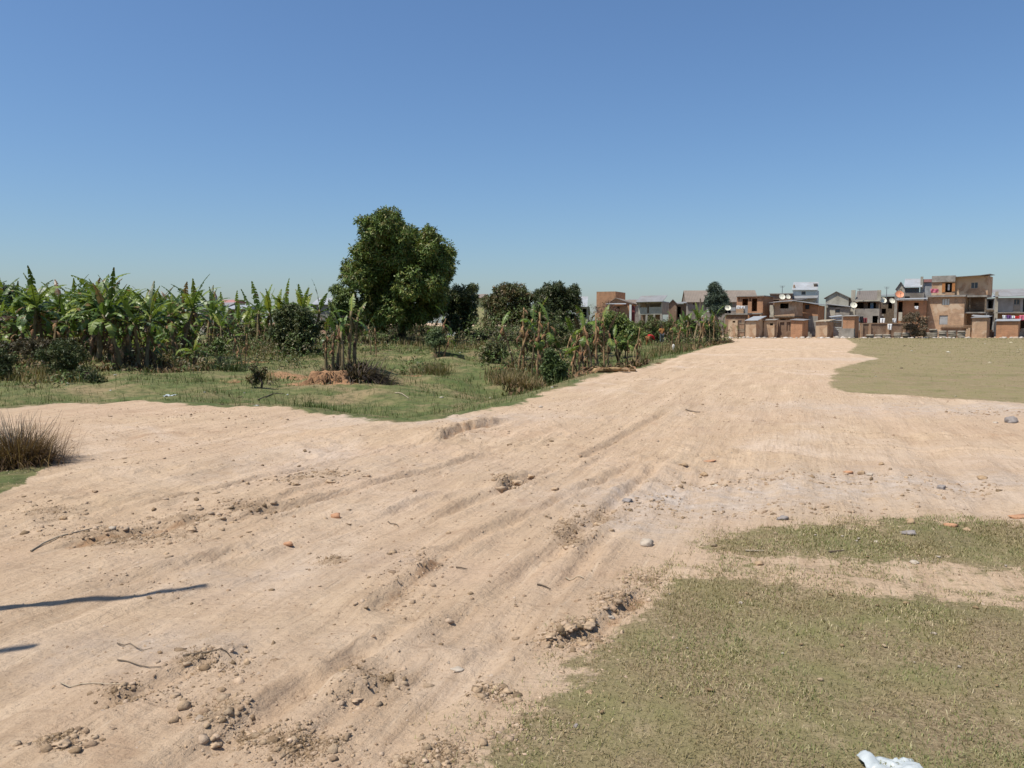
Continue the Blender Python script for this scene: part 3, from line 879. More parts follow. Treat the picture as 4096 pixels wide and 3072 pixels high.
M['lump'] = m_lump()
CL = []   # photo patches full of clods: u, v, spread u, spread v, count, size (m)
for (u, v, du, dv, cnt, s) in ((120, 1110, 120, 40, 120, .016), (260, 1160, 170, 25, 260, .016), (420, 1130, 90, 30, 110, .016), (520, 1110, 90, 18, 160, .016),
                             (640, 1040, 90, 14, 120, .018), (720, 1030, 60, 12, 70, .018), (560, 1060, 300, 50, 260, .012), (900, 1220, 60, 40, 220, .010),
                             (860, 1280, 90, 45, 180, .010), (1250, 1370, 60, 30, 330, .013), (1320, 1300, 50, 30, 200, .012), (1390, 1250, 40, 25, 120, .012),
                             (1180, 1390, 50, 20, 160, .010), (1060, 1500, 45, 18, 170, .009), (960, 1620, 60, 40, 150, .009), (760, 1520, 90, 18, 90, .009),
                             (640, 1620, 150, 40, 330, .010), (470, 1560, 90, 60, 140, .009), (500, 1440, 90, 50, 200, .009), (350, 1500, 130, 60, 160, .009),
                             (140, 1620, 90, 30, 150, .009), (1230, 1150, 60, 50, 160, .013), (1290, 1120, 60, 30, 110, .013), (1420, 1090, 90, 20, 160, .016),
                             (1560, 1040, 150, 16, 200, .017), (1800, 1030, 220, 22, 240, .017), (2050, 1050, 160, 22, 170, .016), (1800, 1100, 300, 14, 150, .014),
                             (2130, 895, 90, 8, 90, .035), (1100, 1045, 40, 14, 120, .022), (1030, 1000, 260, 50, 200, .014), (1500, 880, 250, 30, 160, .022),
                             (1000, 940, 100, 20, 120, .020), (830, 905, 120, 8, 90, .022), (1250, 960, 300, 50, 160, .018), (420, 900, 300, 18, 170, .022),
                             (300, 980, 300, 40, 190, .017), (820, 1150, 400, 100, 330, .010), (1000, 1350, 400, 120, 330, .009), (1400, 820, 200, 20, 120, .030),
                             (1700, 790, 200, 20, 120, .035), (1620, 1110, 120, 12, 110, .014), (1100, 1590, 60, 40, 130, .008), (300, 1250, 400, 40, 170, .010)):
    r = np.random.default_rng(int(u * 7 + v))
    uu = u + r.normal(0, du * .55, cnt); vv = v + r.normal(0, dv * .55, cnt)
    ok = vv > 745
    uu, vv = uu[ok], vv[ok]
    g = np.array([flat(a, b) for a, b in zip(uu, vv)])
    s_ = s * np.exp(r.normal(0, .65, len(g)))
    CL.append(np.column_stack([g, s_, np.zeros(len(g))]))
for (u, v, du, dv) in DUG:                                    # crumbled soil where the ground was turned
    r = np.random.default_rng(int(u * 3 + v))
    cnt = int(30 + du * dv / 14)
    g = np.array([flat(a, b) for a, b in zip(u + r.normal(0, du * .6, cnt), v + r.normal(0, dv * .6, cnt))])
    CL.append(np.column_stack([g, .009 * np.exp(r.normal(0, .6, cnt)), np.ones(cnt)]))
CL = np.concatenate(CL)
keep = (sdf_poly(CL[:, 0], CL[:, 1], PASTURE) > .1) & (sdf_poly(CL[:, 0], CL[:, 1], FIELD) > 0) & (CL[:, 1] > 2.2)
CL = CL[keep]
CL[:, 2] = np.minimum(CL[:, 2] * .52, .028)
CP_ = np.column_stack([CL[:, 0], CL[:, 1], height(CL[:, 0], CL[:, 1]) - CL[:, 2] * .05])
earth = [C(.43, .315, .215), C(.38, .275, .18), C(.47, .35, .245), C(.34, .235, .15), C(.42, .30, .19)]
clod_cols = palette(len(CL), earth + [C(.25, .175, .105)], 21, .2)
dk = np.nonzero(CL[:, 3] > 0)[0]
clod_cols[dk] = palette(len(dk), [C(.38, .275, .175), C(.32, .225, .14), C(.42, .31, .205), C(.27, .185, .11)], 24, .2)
lumps('dirt_clods', CP_, CL[:, 2], RNG.uniform(.5, .9, len(CL)), clod_cols, M['lump'],
      'scattered clods of dry earth on the track', ICO1, 5, .5)
# fine gravel and crumbs everywhere on bare earth
GP = scatter(110000, -9, 12, 2.5, 20, lambda x, y, r: (sdf_poly(x, y, PASTURE) > .2) & (sdf_poly(x, y, FIELD) > .1) & (sdf_poly(x, y, LAWN_NEAR) > -.3)
             & (np.abs(x) < y * .72) & (r < .25 + .75 * smooth(fbm(x * 1.1, y * 1.1, 4, 37), -.05, .16)), 41, 1.25)
gs = np.exp(RNG.normal(math.log(.0046), .5, len(GP))) * (.7 + .3 * GP[:, 1] / 5)
lumps('gravel', GP, gs, RNG.uniform(.45, .8, len(GP)), palette(len(GP), earth + [C(.46, .36, .27), C(.24, .16, .10)], 22, .25), M['lump'],
      'fine crumbs and gravel strewn over the track', (np.array([(1, 0, 0), (-.5, .85, 0), (-.5, -.85, 0), (0, 0, 1.)]), np.array([(0, 1, 3), (1, 2, 3), (2, 0, 3)])), 6)


# ------------------------------------------------------------------ single stones one can point to
def stone_mesh(name, seed, sx, sy, sz, rough=.22, base=ICO2, angular=False):
    r = np.random.default_rng(seed)
    v, f = base
    if angular:
        p = 6
        s = (np.abs(v) ** p).sum(1) ** (1 / p)
        v = v / s[:, None]
    nz = fbm(v[:, 0] * 1.7 + seed, v[:, 1] * 1.7 + v[:, 2] * 1.3, 4, seed)
    vv = v * (1 + rough * nz * 2)[:, None] + r.normal(0, .025, v.shape)
    vv = vv * np.array([sx, sy, sz])
    vv[:, 2] = np.maximum(vv[:, 2], -sz * .45)
    return np_mesh(name, vv, f, 3, not angular and rough < .9)


STONES = [  # u, v (display scale, at the foot), width px, height ratio, material, angular, name, label
    (725, 1118, 22, .75, 'brick_stone', True, 'broken_brick', 'upright half of an orange brick alone on the track'),
    (622, 1178, 26, .5, 'brick_stone', True, 'broken_brick', 'weathered tan brick fragment lying left of the upright half brick'),
    (1396, 1178, 40, .7, 'white_stone', False, 'stone', 'large pale rounded stone half buried beside the grass corner'),
    (1640, 1220, 24, .6, 'tan_stone', False, 'stone', 'tan rounded stone on the bare strip between the grass patches'),
    (1976, 1217, 27, .5, 'white_stone', False, 'stone', 'flat white stone in the far strip of the near lawn'),
    (1475, 1006, 27, .4, 'tan_stone', False, 'stone', 'flat tan stone in front of the crushed orange brick streak'),
    (1530, 997, 52, .10, 'brick_stone', False, 'crushed_brick', 'long streak of crushed orange brick on the track'),
    (1521, 1028, 20, .8, 'tan_stone', False, 'stone', 'tan clod below the crushed orange brick streak'),
    (1833, 1022, 22, .4, 'brick_stone', True, 'broken_brick', 'orange brick fragment beside a brown stone right of the track'),
    (1861, 1024, 20, .75, 'tan_stone', False, 'stone', 'round brown stone right beside an orange brick fragment'),
    (1878, 1026, 20, .5, 'white_stone', False, 'stone', 'pale flat stone right of the round brown stone'),
    (2185, 913, 32, .75, 'grey_stone', False, 'stone', 'large dark grey stone in the rubble near the field'),
    (2150, 914, 16, .5, 'white_stone', False, 'stone', 'pale stone just left of the large dark grey one'),
    (2033, 1056, 24, .7, 'grey_stone', False, 'stone', 'grey rounded stone in rubble at the right'),
    (2122, 1034, 24, .5, 'tan_stone', False, 'stone', 'brown stone on clean sand far right'),
    (1904, 1004, 15, .7, 'tan_stone', False, 'stone', 'small brown stone alone above the pale rubble'),
    (1967, 1129, 26, .65, 'tan_stone', False, 'stone', 'ochre stone on the upper edge of the near grass'),
    (1962, 1153, 42, .3, 'grey_stone', False, 'stone', 'flat grey slab of stone inside the grass edge'),
    (2053, 1137, 32, .4, 'brick_stone', True, 'broken_brick', 'broken red brick on the upper grass edge'),
    (2089, 1146, 21, .6, 'tan_stone', False, 'stone', 'yellowish stone right of the broken red brick'),
    (2201, 1119, 40, .25, 'brick_stone', True, 'broken_brick', 'flat orange brick rubble at the right picture edge'),
    (1892, 1171, 13, .6, 'white_stone', False, 'stone', 'small white stone in the far grass strip'),
    (988, 1446, 40, .25, 'white_stone', False, 'stone', 'flat white stone lying on the near sand'),
    (1256, 1392, 36, .22, 'tan_stone', False, 'stone', 'flat tan slab below the heap of dug clods'),
    (1316, 1333, 32, .35, 'white_stone', False, 'stone', 'pale cracked slab above the dug clods at the grass edge'),
    (1600, 1303, 15, .5, 'white_stone', False, 'stone', 'small white stone in the grass near its bare strip'),
    (2017, 1369, 18, .5, 'white_stone', False, 'stone', 'white pebble stone alone in the middle of the right grass'),
    (1245, 1570, 14, .8, 'grey_stone', False, 'stone', 'small blue grey stone at the near left grass edge'),
    (411, 1146, 28, .9, 'clod', False, 'clod', 'large brown clod standing on the left ridge of dug earth'),
    (137, 1122, 16, .9, 'tan_stone', False, 'stone', 'reddish stone on the far left of the track'),
    (205, 1063, 14, .8, 'clod', False, 'clod', 'small round clod above the reddish stone at left'),
    (242, 1144, 24, .6, 'white_stone', True, 'broken_brick', 'small pale broken brick beside the dry stalk'),
    (1085, 1062, 46, .65, 'clod', False, 'clod', 'big cracked clod, left one of the pair mid track'),
    (1118, 1049, 44, .7, 'clod', False, 'clod', 'big cracked clod, right one of the pair mid track'),
    (1143, 1030, 26, .55, 'clod', False, 'clod', 'flat cracked clod behind the big pair mid track'),
    (1198, 1058, 20, .8, 'clod', False, 'clod', 'small rooty clod alone right of the big cracked pair'),
    (640, 1048, 24, .7, 'clod', False, 'clod', 'dark clod on the left part of the track'),
    (712, 1042, 34, .55, 'clod', False, 'clod', 'wide dark clod right of the other on the left track'),
    (1230, 1362, 46, .6, 'clod', False, 'clod', 'largest lump of the dug clods at the grass edge'),
    (1270, 1352, 40, .6, 'clod', False, 'clod', 'right lump of the dug clods at the grass edge'),
    (1190, 1378, 34, .5, 'clod', False, 'clod', 'left lump of the dug clods at the grass edge'),
    (962, 1652, 26, .8, 'clod', False, 'clod', 'ochre clod at the bottom edge of the picture'),
    (945, 1634, 20, .6, 'clod', False, 'clod', 'flat clod just above the ochre one at the bottom'),
    (463, 1612, 36, .6, 'clod', False, 'clod', 'lump of turned earth at the lower left, beside another'),
    (540, 1588, 36, .6, 'clod', False, 'clod', 'lump of turned earth right of the lower left one'),
    (430, 1440, 40, .45, 'clod', False, 'clod', 'rooty lump of turned earth at the left below the shadow'),
    (130, 1612, 50, .5, 'clod', False, 'clod', 'heap of turned earth nearest the lower left corner'),
    (770, 1508, 40, .25, 'clod', False, 'clod', 'flat curled crust of dried mud on the near sand'),
    (1215, 1392 + 60, 18, .5, 'clod', False, 'clod', 'small clod at the grass edge below the tan slab'),
    (1690, 1122, 30, .5, 'grey_stone', False, 'stone', 'blackish lump on the upper edge of the grass'),
    (1355, 1082, 30, .3, 'grey_stone', False, 'stone', 'dark flat stone where the grey rubble begins'),
    (1545, 1050, 22, .4, 'white_stone', False, 'stone', 'white flat stone among grey rubble below the clods'),
    (1168, 880, 14, .6, 'white_stone', False, 'stone', 'white stone at the crest beside the pasture'),
]
for i, (u, v, w, hr, mt, ang, nm, lab) in enumerate(STONES):
    p = ground(u, v)
    wid = w * DS / FPX * p.y * .5
    wid *= .85
    if mt == 'clod': hr *= .75; wid *= .85
    if mt == 'white_stone': wid *= .85
    if nm == 'crushed_brick': me = stone_mesh(nm, 100 + i, wid, wid * .35, wid * .10, .3)
    else: me = stone_mesh(nm, 100 + i, wid, wid * (.62 if ang else .8), wid * hr, 1.1 if mt == 'clod' else .5, ICO3 if not ang else ICO2, ang)
    o = link(nm, me, None, M[mt])
    o.location = p + Vector((0, 0, wid * hr * .3))
    o.rotation_euler = (random.uniform(-.15, .15), random.uniform(-.15, .15), random.uniform(-.5, .5))
    tag(o, lab, {'broken_brick': 'brick', 'crushed_brick': 'brick'}.get(nm, nm))

# brown root fibres sticking out of the turned soil
RF = []
for (u, v, du, dv) in DUG:
    r = np.random.default_rng(int(u + v))
    cnt = int(2.2 * du * dv / 8)
    uu, vv = u + r.normal(0, du * .5, cnt), v + r.normal(0, dv * .5, cnt)
    RF.append(np.array([flat(a, b) for a, b in zip(uu, vv)]))
RF = np.concatenate(RF)
RF = RF[vnoise(RF[:, 0] * 9, RF[:, 1] * 9, 31) > .5]
n = len(RF)
k = RF[:, 1] / 5
blades('root_fibres', np.column_stack([RF, height(RF[:, 0], RF[:, 1])]), RNG.uniform(.008, .026, n) * (.6 + .4 * k), RNG.uniform(.0018, .0035, n) * (.5 + .5 * k), RNG.uniform(.7, 1.6, n),
       palette(n, [C(.22, .145, .08), C(.15, .10, .055), C(.30, .21, .12), C(.19, .13, .07)], 33, .3), M['grass'], 'brown roots and dead grass sticking out of the turned soil')

# dry twigs and stalks lying on the sand: photo end points
TWIGS = [((67, 1193), (215, 1137), .008, 'long dry stalk lying on the left ridge of dug earth'),
         ((250, 1393), (330, 1402), .004, 'thin twig on pale sand, upper one at the lower left'),
         ((250, 1430), (345, 1445), .004, 'thin twig on pale sand right of the faint rut at lower left'),
         ((130, 1478), (260, 1482), .003, 'finest twig lying farthest down at the left'),
         ((395, 1418), (480, 1405), .004, 'short dark twig right of the rooty lump'),
         ((440, 1412), (500, 1420), .004, 'twig crossing below the short dark one'),
         ((1222, 1250), (1262, 1251), .006, 'short straight stick on the sand left of the grass tip'),
         ((1160, 1265), (1190, 1275), .006, 'short stick left of the straight one on the sand'),
         ((985, 1228), (1010, 1232), .006, 'short stick right of the near wheel scarp'),
         ((1610, 1192), (1650, 1193), .007, 'dry stick lying in the far strip of grass'),
         ((1790, 1194), (1825, 1192), .007, 'pale stick in the far strip of grass, right of the other'),
         ((840, 1128), (862, 1140), .005, 'bent straw below the big cracked clods'),
         ((855, 850), (885, 862), .02, 'pale broken stalk lying on the pasture'),
         ((560, 865), (610, 850), .02, 'pale stalk on the pasture left of the dug bank'),
         ((1480, 886), (1512, 892), .015, 'dark wooden chip on the far track')]
for i, (a, b, r, lab) in enumerate(TWIGS):
    A, B = ground(*a), ground(*b)
    pts = []
    for k in range(6):
        t = k / 5
        q = A.lerp(B, t)
        side = Vector((-(B - A).y, (B - A).x, 0)) * .03 * math.sin(t * 5 + i)
        q = q + side
        q.z = hz(q.x, q.y) + r * .9 + .004
        pts.append(q)
    o = MB().tube([q - A for q in pts], [r * (1 - .5 * k / 5) for k in range(6)], 5).build('twig', M['wood'] if i % 3 else M['pale_wood'])
    o.location = A
    tag(o, lab, 'twig')


# ------------------------------------------------------------------ dug clay bank with its square hole
def clay_bank():
    c = CLAY_AT
    root = empty('clay_bank', (c.x, c.y, hz(c.x, c.y)))
    tag(root, 'dug bank of red clay with a square hole below the banana clump', 'earth bank')
    zb = root.location.z
    K = .55
    nx_, ny_ = 90, 60
    xs = np.linspace(-1.7, 1.9, nx_); ys = np.linspace(-.9, 1.5, ny_)
    X, Y = np.meshgrid(xs, ys)
    nz = fbm(X * 1.8, Y * 1.8, 4, 71)
    ridge = smooth(Y + nz * .5 + .28 * np.abs(X - .1) - .12, -.10, .10) * .46 + smooth(Y + nz * .4 - .50 + .12 * X, -.06, .08) * .22
    fadex = smooth(1.7 - np.abs(X - .1) + nz * .6, 0, .8)
    Z = ridge * fadex + nz * .3 * fadex + fbm(X * 7, Y * 7, 4, 72) * .12 * fadex
    hole = ((X > .0) & (X < .62) & (Y < .55))
    Z = np.where(hole, np.minimum(Z, -.10), Z)
    niche = (X > -.85) & (X < -.5) & (Y < .34) & (Y > -.1)
    Z = np.where(niche, np.minimum(Z, .02), Z)
    cave = (X > .25) & (X < 1.0) & (Y > .36) & (Y < .70)
    Z = np.where(cave, np.minimum(Z, .36), Z)
    base = height(X * K + c.x, Y * K + c.y) - zb
    edge = np.minimum(np.minimum(X + 1.7, 1.9 - X), np.minimum(Y + .9, 1.5 - Y))
    Zt = base + Z * .62 * smooth(edge, 0, .3) - .03 * (1 - smooth(edge, 0, .25))
    Zt = np.where(hole, base - .06, Zt)
    V = np.stack([X.ravel() * K, Y.ravel() * K, Zt.ravel()], 1)
    idx = np.arange(nx_ * ny_).reshape(ny_, nx_)
    Q = np.stack([idx[:-1, :-1].ravel(), idx[:-1, 1:].ravel(), idx[1:, 1:].ravel(), idx[1:, :-1].ravel()], 1)
    me = np_mesh('earth', V, Q, 4, True)
    link('earth', me, root, m_plain('red_clay', C(.27, .15, .078), .45, 2.5, 1.0, 1.0, 9, stain=C(.16, .105, .055), bd=.06))


clay_bank()


# ================================================================== TREES AND BUSHES
def crown_mesh(name, lobes, n, leaf, width, cols, seed, per=7, droop=.35, inner=.25, ragged=.22):
    """leaf rosettes spread over and through a set of ellipsoid lobes"""
    r = np.random.default_rng(seed)
    lob = np.array(lobes, float)
    if lob.shape[1] == 4: lob = np.column_stack([lob, lob[:, 3], lob[:, 3]])
    area = (lob[:, 3] * lob[:, 4] + lob[:, 4] * lob[:, 5] + lob[:, 3] * lob[:, 5])
    pick = r.choice(len(lob), n, p=area / area.sum())
    d = r.normal(size=(n, 3)); d /= np.linalg.norm(d, axis=1)[:, None]
    rad = 1 - inner * r.uniform(0, 1, n) ** 1.6
    bumpy = vnoise(d[:, 0] * 2.6 + pick * 7.3, d[:, 1] * 2.6 + d[:, 2] * 2.2 + pick * 3.1, seed) - .5
    rad = rad * (1 + ragged * 2 * bumpy) + (r.uniform(0, 1, n) < .12) * r.uniform(0, .28, n)
    P = lob[pick, :3] + d * lob[pick, 3:] * rad[:, None]
    nrm = d / lob[pick, 3:]; nrm /= np.linalg.norm(nrm, axis=1)[:, None]
    keep = np.ones(n, bool)
    for i, L in enumerate(lob):
        q = np.linalg.norm((P - L[:3]) / L[3:], axis=1)
        keep &= (q > .68) | (pick == i)
    P, nrm = P[keep], nrm[keep]
    m = len(P)
    ax = nrm * .8 + np.array([0, 0, .45]) + r.normal(0, .3, (m, 3)); ax /= np.linalg.norm(ax, axis=1)[:, None]
    cl = np.array([c[:3] for c in cols]); base_c = cl[r.integers(0, len(cl), m)] * r.uniform(.75, 1.25, (m, 1))
    P = np.repeat(P, per, 0); ax = np.repeat(ax, per, 0); nrm_ = np.repeat(nrm, per, 0); base_c = np.repeat(base_c, per, 0)
    k = len(P)
    dr = ax * .55 + r.normal(0, .62, (k, 3)); dr[:, 2] -= droop * .6
    dr /= np.linalg.norm(dr, axis=1)[:, None]
    L = leaf * r.uniform(.65, 1.25, (k, 1)); W = width * r.uniform(.75, 1.2, (k, 1))
    sd = np.cross(dr, nrm_ + np.array([0, 0, .5]) + r.normal(0, .4, (k, 3)))
    sd /= np.maximum(np.linalg.norm(sd, axis=1)[:, None], 1e-6)
    b = P + r.normal(0, leaf * .25, (k, 3))
    mid = b + dr * L * .5
    tip = b + dr * L + np.array([0, 0, -1.]) * L * droop * .5
    V = np.stack([b, mid + sd * W / 2, tip, mid - sd * W / 2], 1).reshape(-1, 3)
    F = (np.arange(k)[:, None] * 4 + np.arange(4))
    c = base_c * r.uniform(.8, 1.25, (k, 1))
    return np_mesh(name, V, F, 4, False, np.repeat(c, 4, 0))


def limbs(root, pts_list, mat, name='trunk'):
    mb = MB()
    for pts, r0, r1 in pts_list:
        n = len(pts)
        mb.tube(pts, [r0 + (r1 - r0) * i / (n - 1) for i in range(n)], 9)
    return mb.build(name, mat, root, True)


def photo_lobes(lst, Y, base, seed, squash=1.0, spread=.35, clumps=0):
    """lobes given as photo circles (display scale) become ellipsoids round the tree's own axis"""
    r = np.random.default_rng(seed)
    out = []
    us = [q[0] for q in lst]
    half = (max(us) - min(us)) / 2 / 1736.2 * Y + 1e-3
    for (u, v, rad) in lst:
        off = r.uniform(-1, 1) * spread * half
        p = at(*D(u, v), Y + off)
        R = rad / 1736.2 * Y
        out.append((p.x - base.x, p.y - base.y, p.z - base.z, R, R * 1.05, R * squash))
        # the same mass again on the far and near side, so the crown is as deep as it is wide
        for s in (-1, 1):
            out.append((p.x - base.x + r.normal(0, .2) * R, p.y - base.y + s * half * r.uniform(.35, .75), p.z - base.z + r.normal(0, .12) * R, R * .85, R * .85, R * squash * .85))
    if clumps:                                                # leaf clumps standing out of every lobe
        sub_ = []
        for (x, y, z, a, b, c) in out:
            sub_.append((x, y, z, a * .62, b * .62, c * .62))
            for k in range(clumps):
                d = Vector(r.normal(size=3)).normalized()
                f = r.uniform(.24, .48)
                sub_.append((x + d.x * a * .72, y + d.y * b * .72, z + d.z * c * .72, a * f, b * f, c * f))
        out = sub_
    return out


def tree(name, label, cat, u, Y, lobes, n, leaf, width, cols, seed, trunk, group=None, mat='bark', inner=.3, droop=.35, dz=0.0, per=7, spread=.35, rag=.22, clumps=4):
    p = on(u, Y); p.z += dz
    root = empty(name, p)
    tag(root, label, cat, group)
    L = photo_lobes(lobes, Y, p, seed, 1.0, spread, clumps)
    link('crown', crown_mesh('crown', L, n, leaf, width, cols, seed, per, droop, inner, rag), root, M['leaf'])
    if trunk:
        r0, h = trunk
        rr = random.Random(seed)
        cen = np.mean([q[:3] for q in L], 0)
        top = Vector((cen[0] * .5, cen[1] * .5, h))
        lst = [([Vector((0, 0, -.15)), Vector((.05, 0, h * .5)), top], r0, r0 * .75)]
        for q in rr.sample(L, min(9, len(L))):
            e = Vector(q[:3])
            m = top.lerp(e, .5) + Vector((rr.uniform(-.2, .2), rr.uniform(-.2, .2), .15))
            lst.append(([top, m, e], r0 * .5, r0 * .1))
        limbs(root, lst, M[mat])
    return root


def R3(px, py): return (1300 + px * .3617) / DS, (800 + py * .3617) / DS


MANGO = [C(.10, .15, .034), C(.135, .185, .045), C(.07, .11, .026), C(.185, .21, .05), C(.165, .15, .045), C(.12, .17, .036)]
DARK = [C(.046, .064, .022), C(.066, .088, .028), C(.08, .095, .033), C(.10, .10, .036)]
OLIVE = [C(.095, .105, .038), C(.075, .092, .032), C(.13, .115, .048), C(.13, .09, .042)]
FRESH = [C(.12, .165, .042), C(.15, .18, .05), C(.095, .135, .036)]
big = []
for (px, py, r) in ((700, 270, 190), (470, 290, 110), (610, 420, 210), (830, 420, 200), (960, 400, 140), (1150, 430, 130), (1210, 560, 190), (1330, 640, 140),
                  (1290, 800, 150), (460, 600, 180), (640, 680, 240), (870, 660, 230), (1080, 720, 240), (370, 800, 150), (300, 880, 100), (480, 900, 210),
                  (720, 940, 250), (960, 950, 240), (1180, 950, 190), (560, 1120, 190), (820, 1150, 230), (1050, 1160, 210), (1230, 1110, 130),
                  (470, 1290, 120), (660, 1310, 140), (900, 1320, 130), (1080, 1290, 110), (410, 1180, 100)):
    u, v = R3(px, py)
    big.append((u, v, r * .1953 * .92))
tree('mango_tree', 'tall broad mango tree with a dense dark crown, largest in view', 'tree', 868, 62.0, big, 26000, .27, .095, MANGO, 11, (.34, 2.6), inner=.2, spread=.5, per=6, clumps=7, rag=.32)
tree('young_mango_tree', 'light green young tree tucked against the left of the big mango', 'tree', 742, 60.0,
     [(742, 640, 22), (728, 660, 20), (752, 668, 26), (735, 690, 22), (765, 700, 24), (722, 625, 12)], 2200, .22, .075, FRESH, 12, (.10, 1.5), spread=.7)
tree('mango_tree', 'dark round crowned tree just right of the big mango', 'tree', 985, 66.0,
     [(985, 640, 24), (1012, 640, 18), (965, 660, 24), (1000, 670, 28), (1015, 690, 18), (975, 695, 24), (1000, 706, 18), (1020, 622, 10)], 3600, .24, .08, DARK, 13, (.16, 1.4), spread=.7)
tree('mango_tree', 'small dark rounded tree standing alone in the pasture left of centre', 'tree', 634, 50.0,
     [(634, 672, 24), (612, 690, 22), (655, 690, 24), (635, 705, 34), (605, 715, 20), (665, 715, 20), (640, 735, 26), (618, 740, 18), (660, 740, 16)], 4200, .20, .07, DARK, 14,
     (.14, .9), spread=.8)
tree('bushy_tree', 'brownish green bushy tree right of centre with a broad top', 'tree', 1100, 80.0,
     [(1080, 632, 22), (1110, 628, 22), (1130, 640, 20), (1062, 652, 20), (1098, 655, 28), (1130, 668, 24), (1072, 680, 26), (1110, 690, 28), (1055, 700, 14), (1140, 700, 16)],
     4200, .30, .10, OLIVE, 15, (.20, 1.6), spread=.7)
tree('bushy_tree', 'bushy tree with upright shoots, right neighbour of the brownish one', 'tree', 1205, 78.0,
     [(1165, 640, 20), (1195, 630, 20), (1218, 632, 16), (1240, 634, 14), (1180, 660, 26), (1215, 655, 26), (1240, 660, 16), (1165, 685, 22), (1200, 690, 26), (1235, 690, 18), (1208, 618, 8), (1243, 622, 7)],
     4200, .30, .09, [C(.055, .075, .028), C(.065, .085, .035), C(.085, .085, .036), C(.05, .06, .024)], 16, (.18, 1.5), spread=.7)
tree('gum_tree', 'bluish green slender tree before the brown roofed house', 'tree', 1549, 90.0,
     [(1546, 622, 13), (1552, 638, 18), (1543, 652, 17), (1560, 655, 14), (1550, 668, 16)], 2600, .30, .07, [C(.075, .10, .07), C(.09, .12, .08), C(.06, .082, .058)], 17,
     (.12, 2.6), spread=.6, mat='bark', rag=.4)
tree('far_tree', 'hazy round tree far behind the plantation at the left edge', 'tree', 14, 120.0,
     [(5, 638, 20), (22, 632, 16), (14, 655, 24), (-12, 650, 20)], 1500, .5, .2, [C(.05, .065, .035), C(.06, .07, .04)], 18, (.3, 4), spread=.6)
tree('bare_shrub', 'leafless reddish shrub in front of the orange brick box', 'shrub', 1308, 82.0,
     [(1290, 668, 12), (1312, 660, 15), (1330, 668, 12), (1305, 680, 14)], 420, .16, .035, [C(.16, .08, .06), C(.13, .09, .07)], 19, (.07, 1.0), mat='pale_bark', inner=.9, spread=.8, per=5)

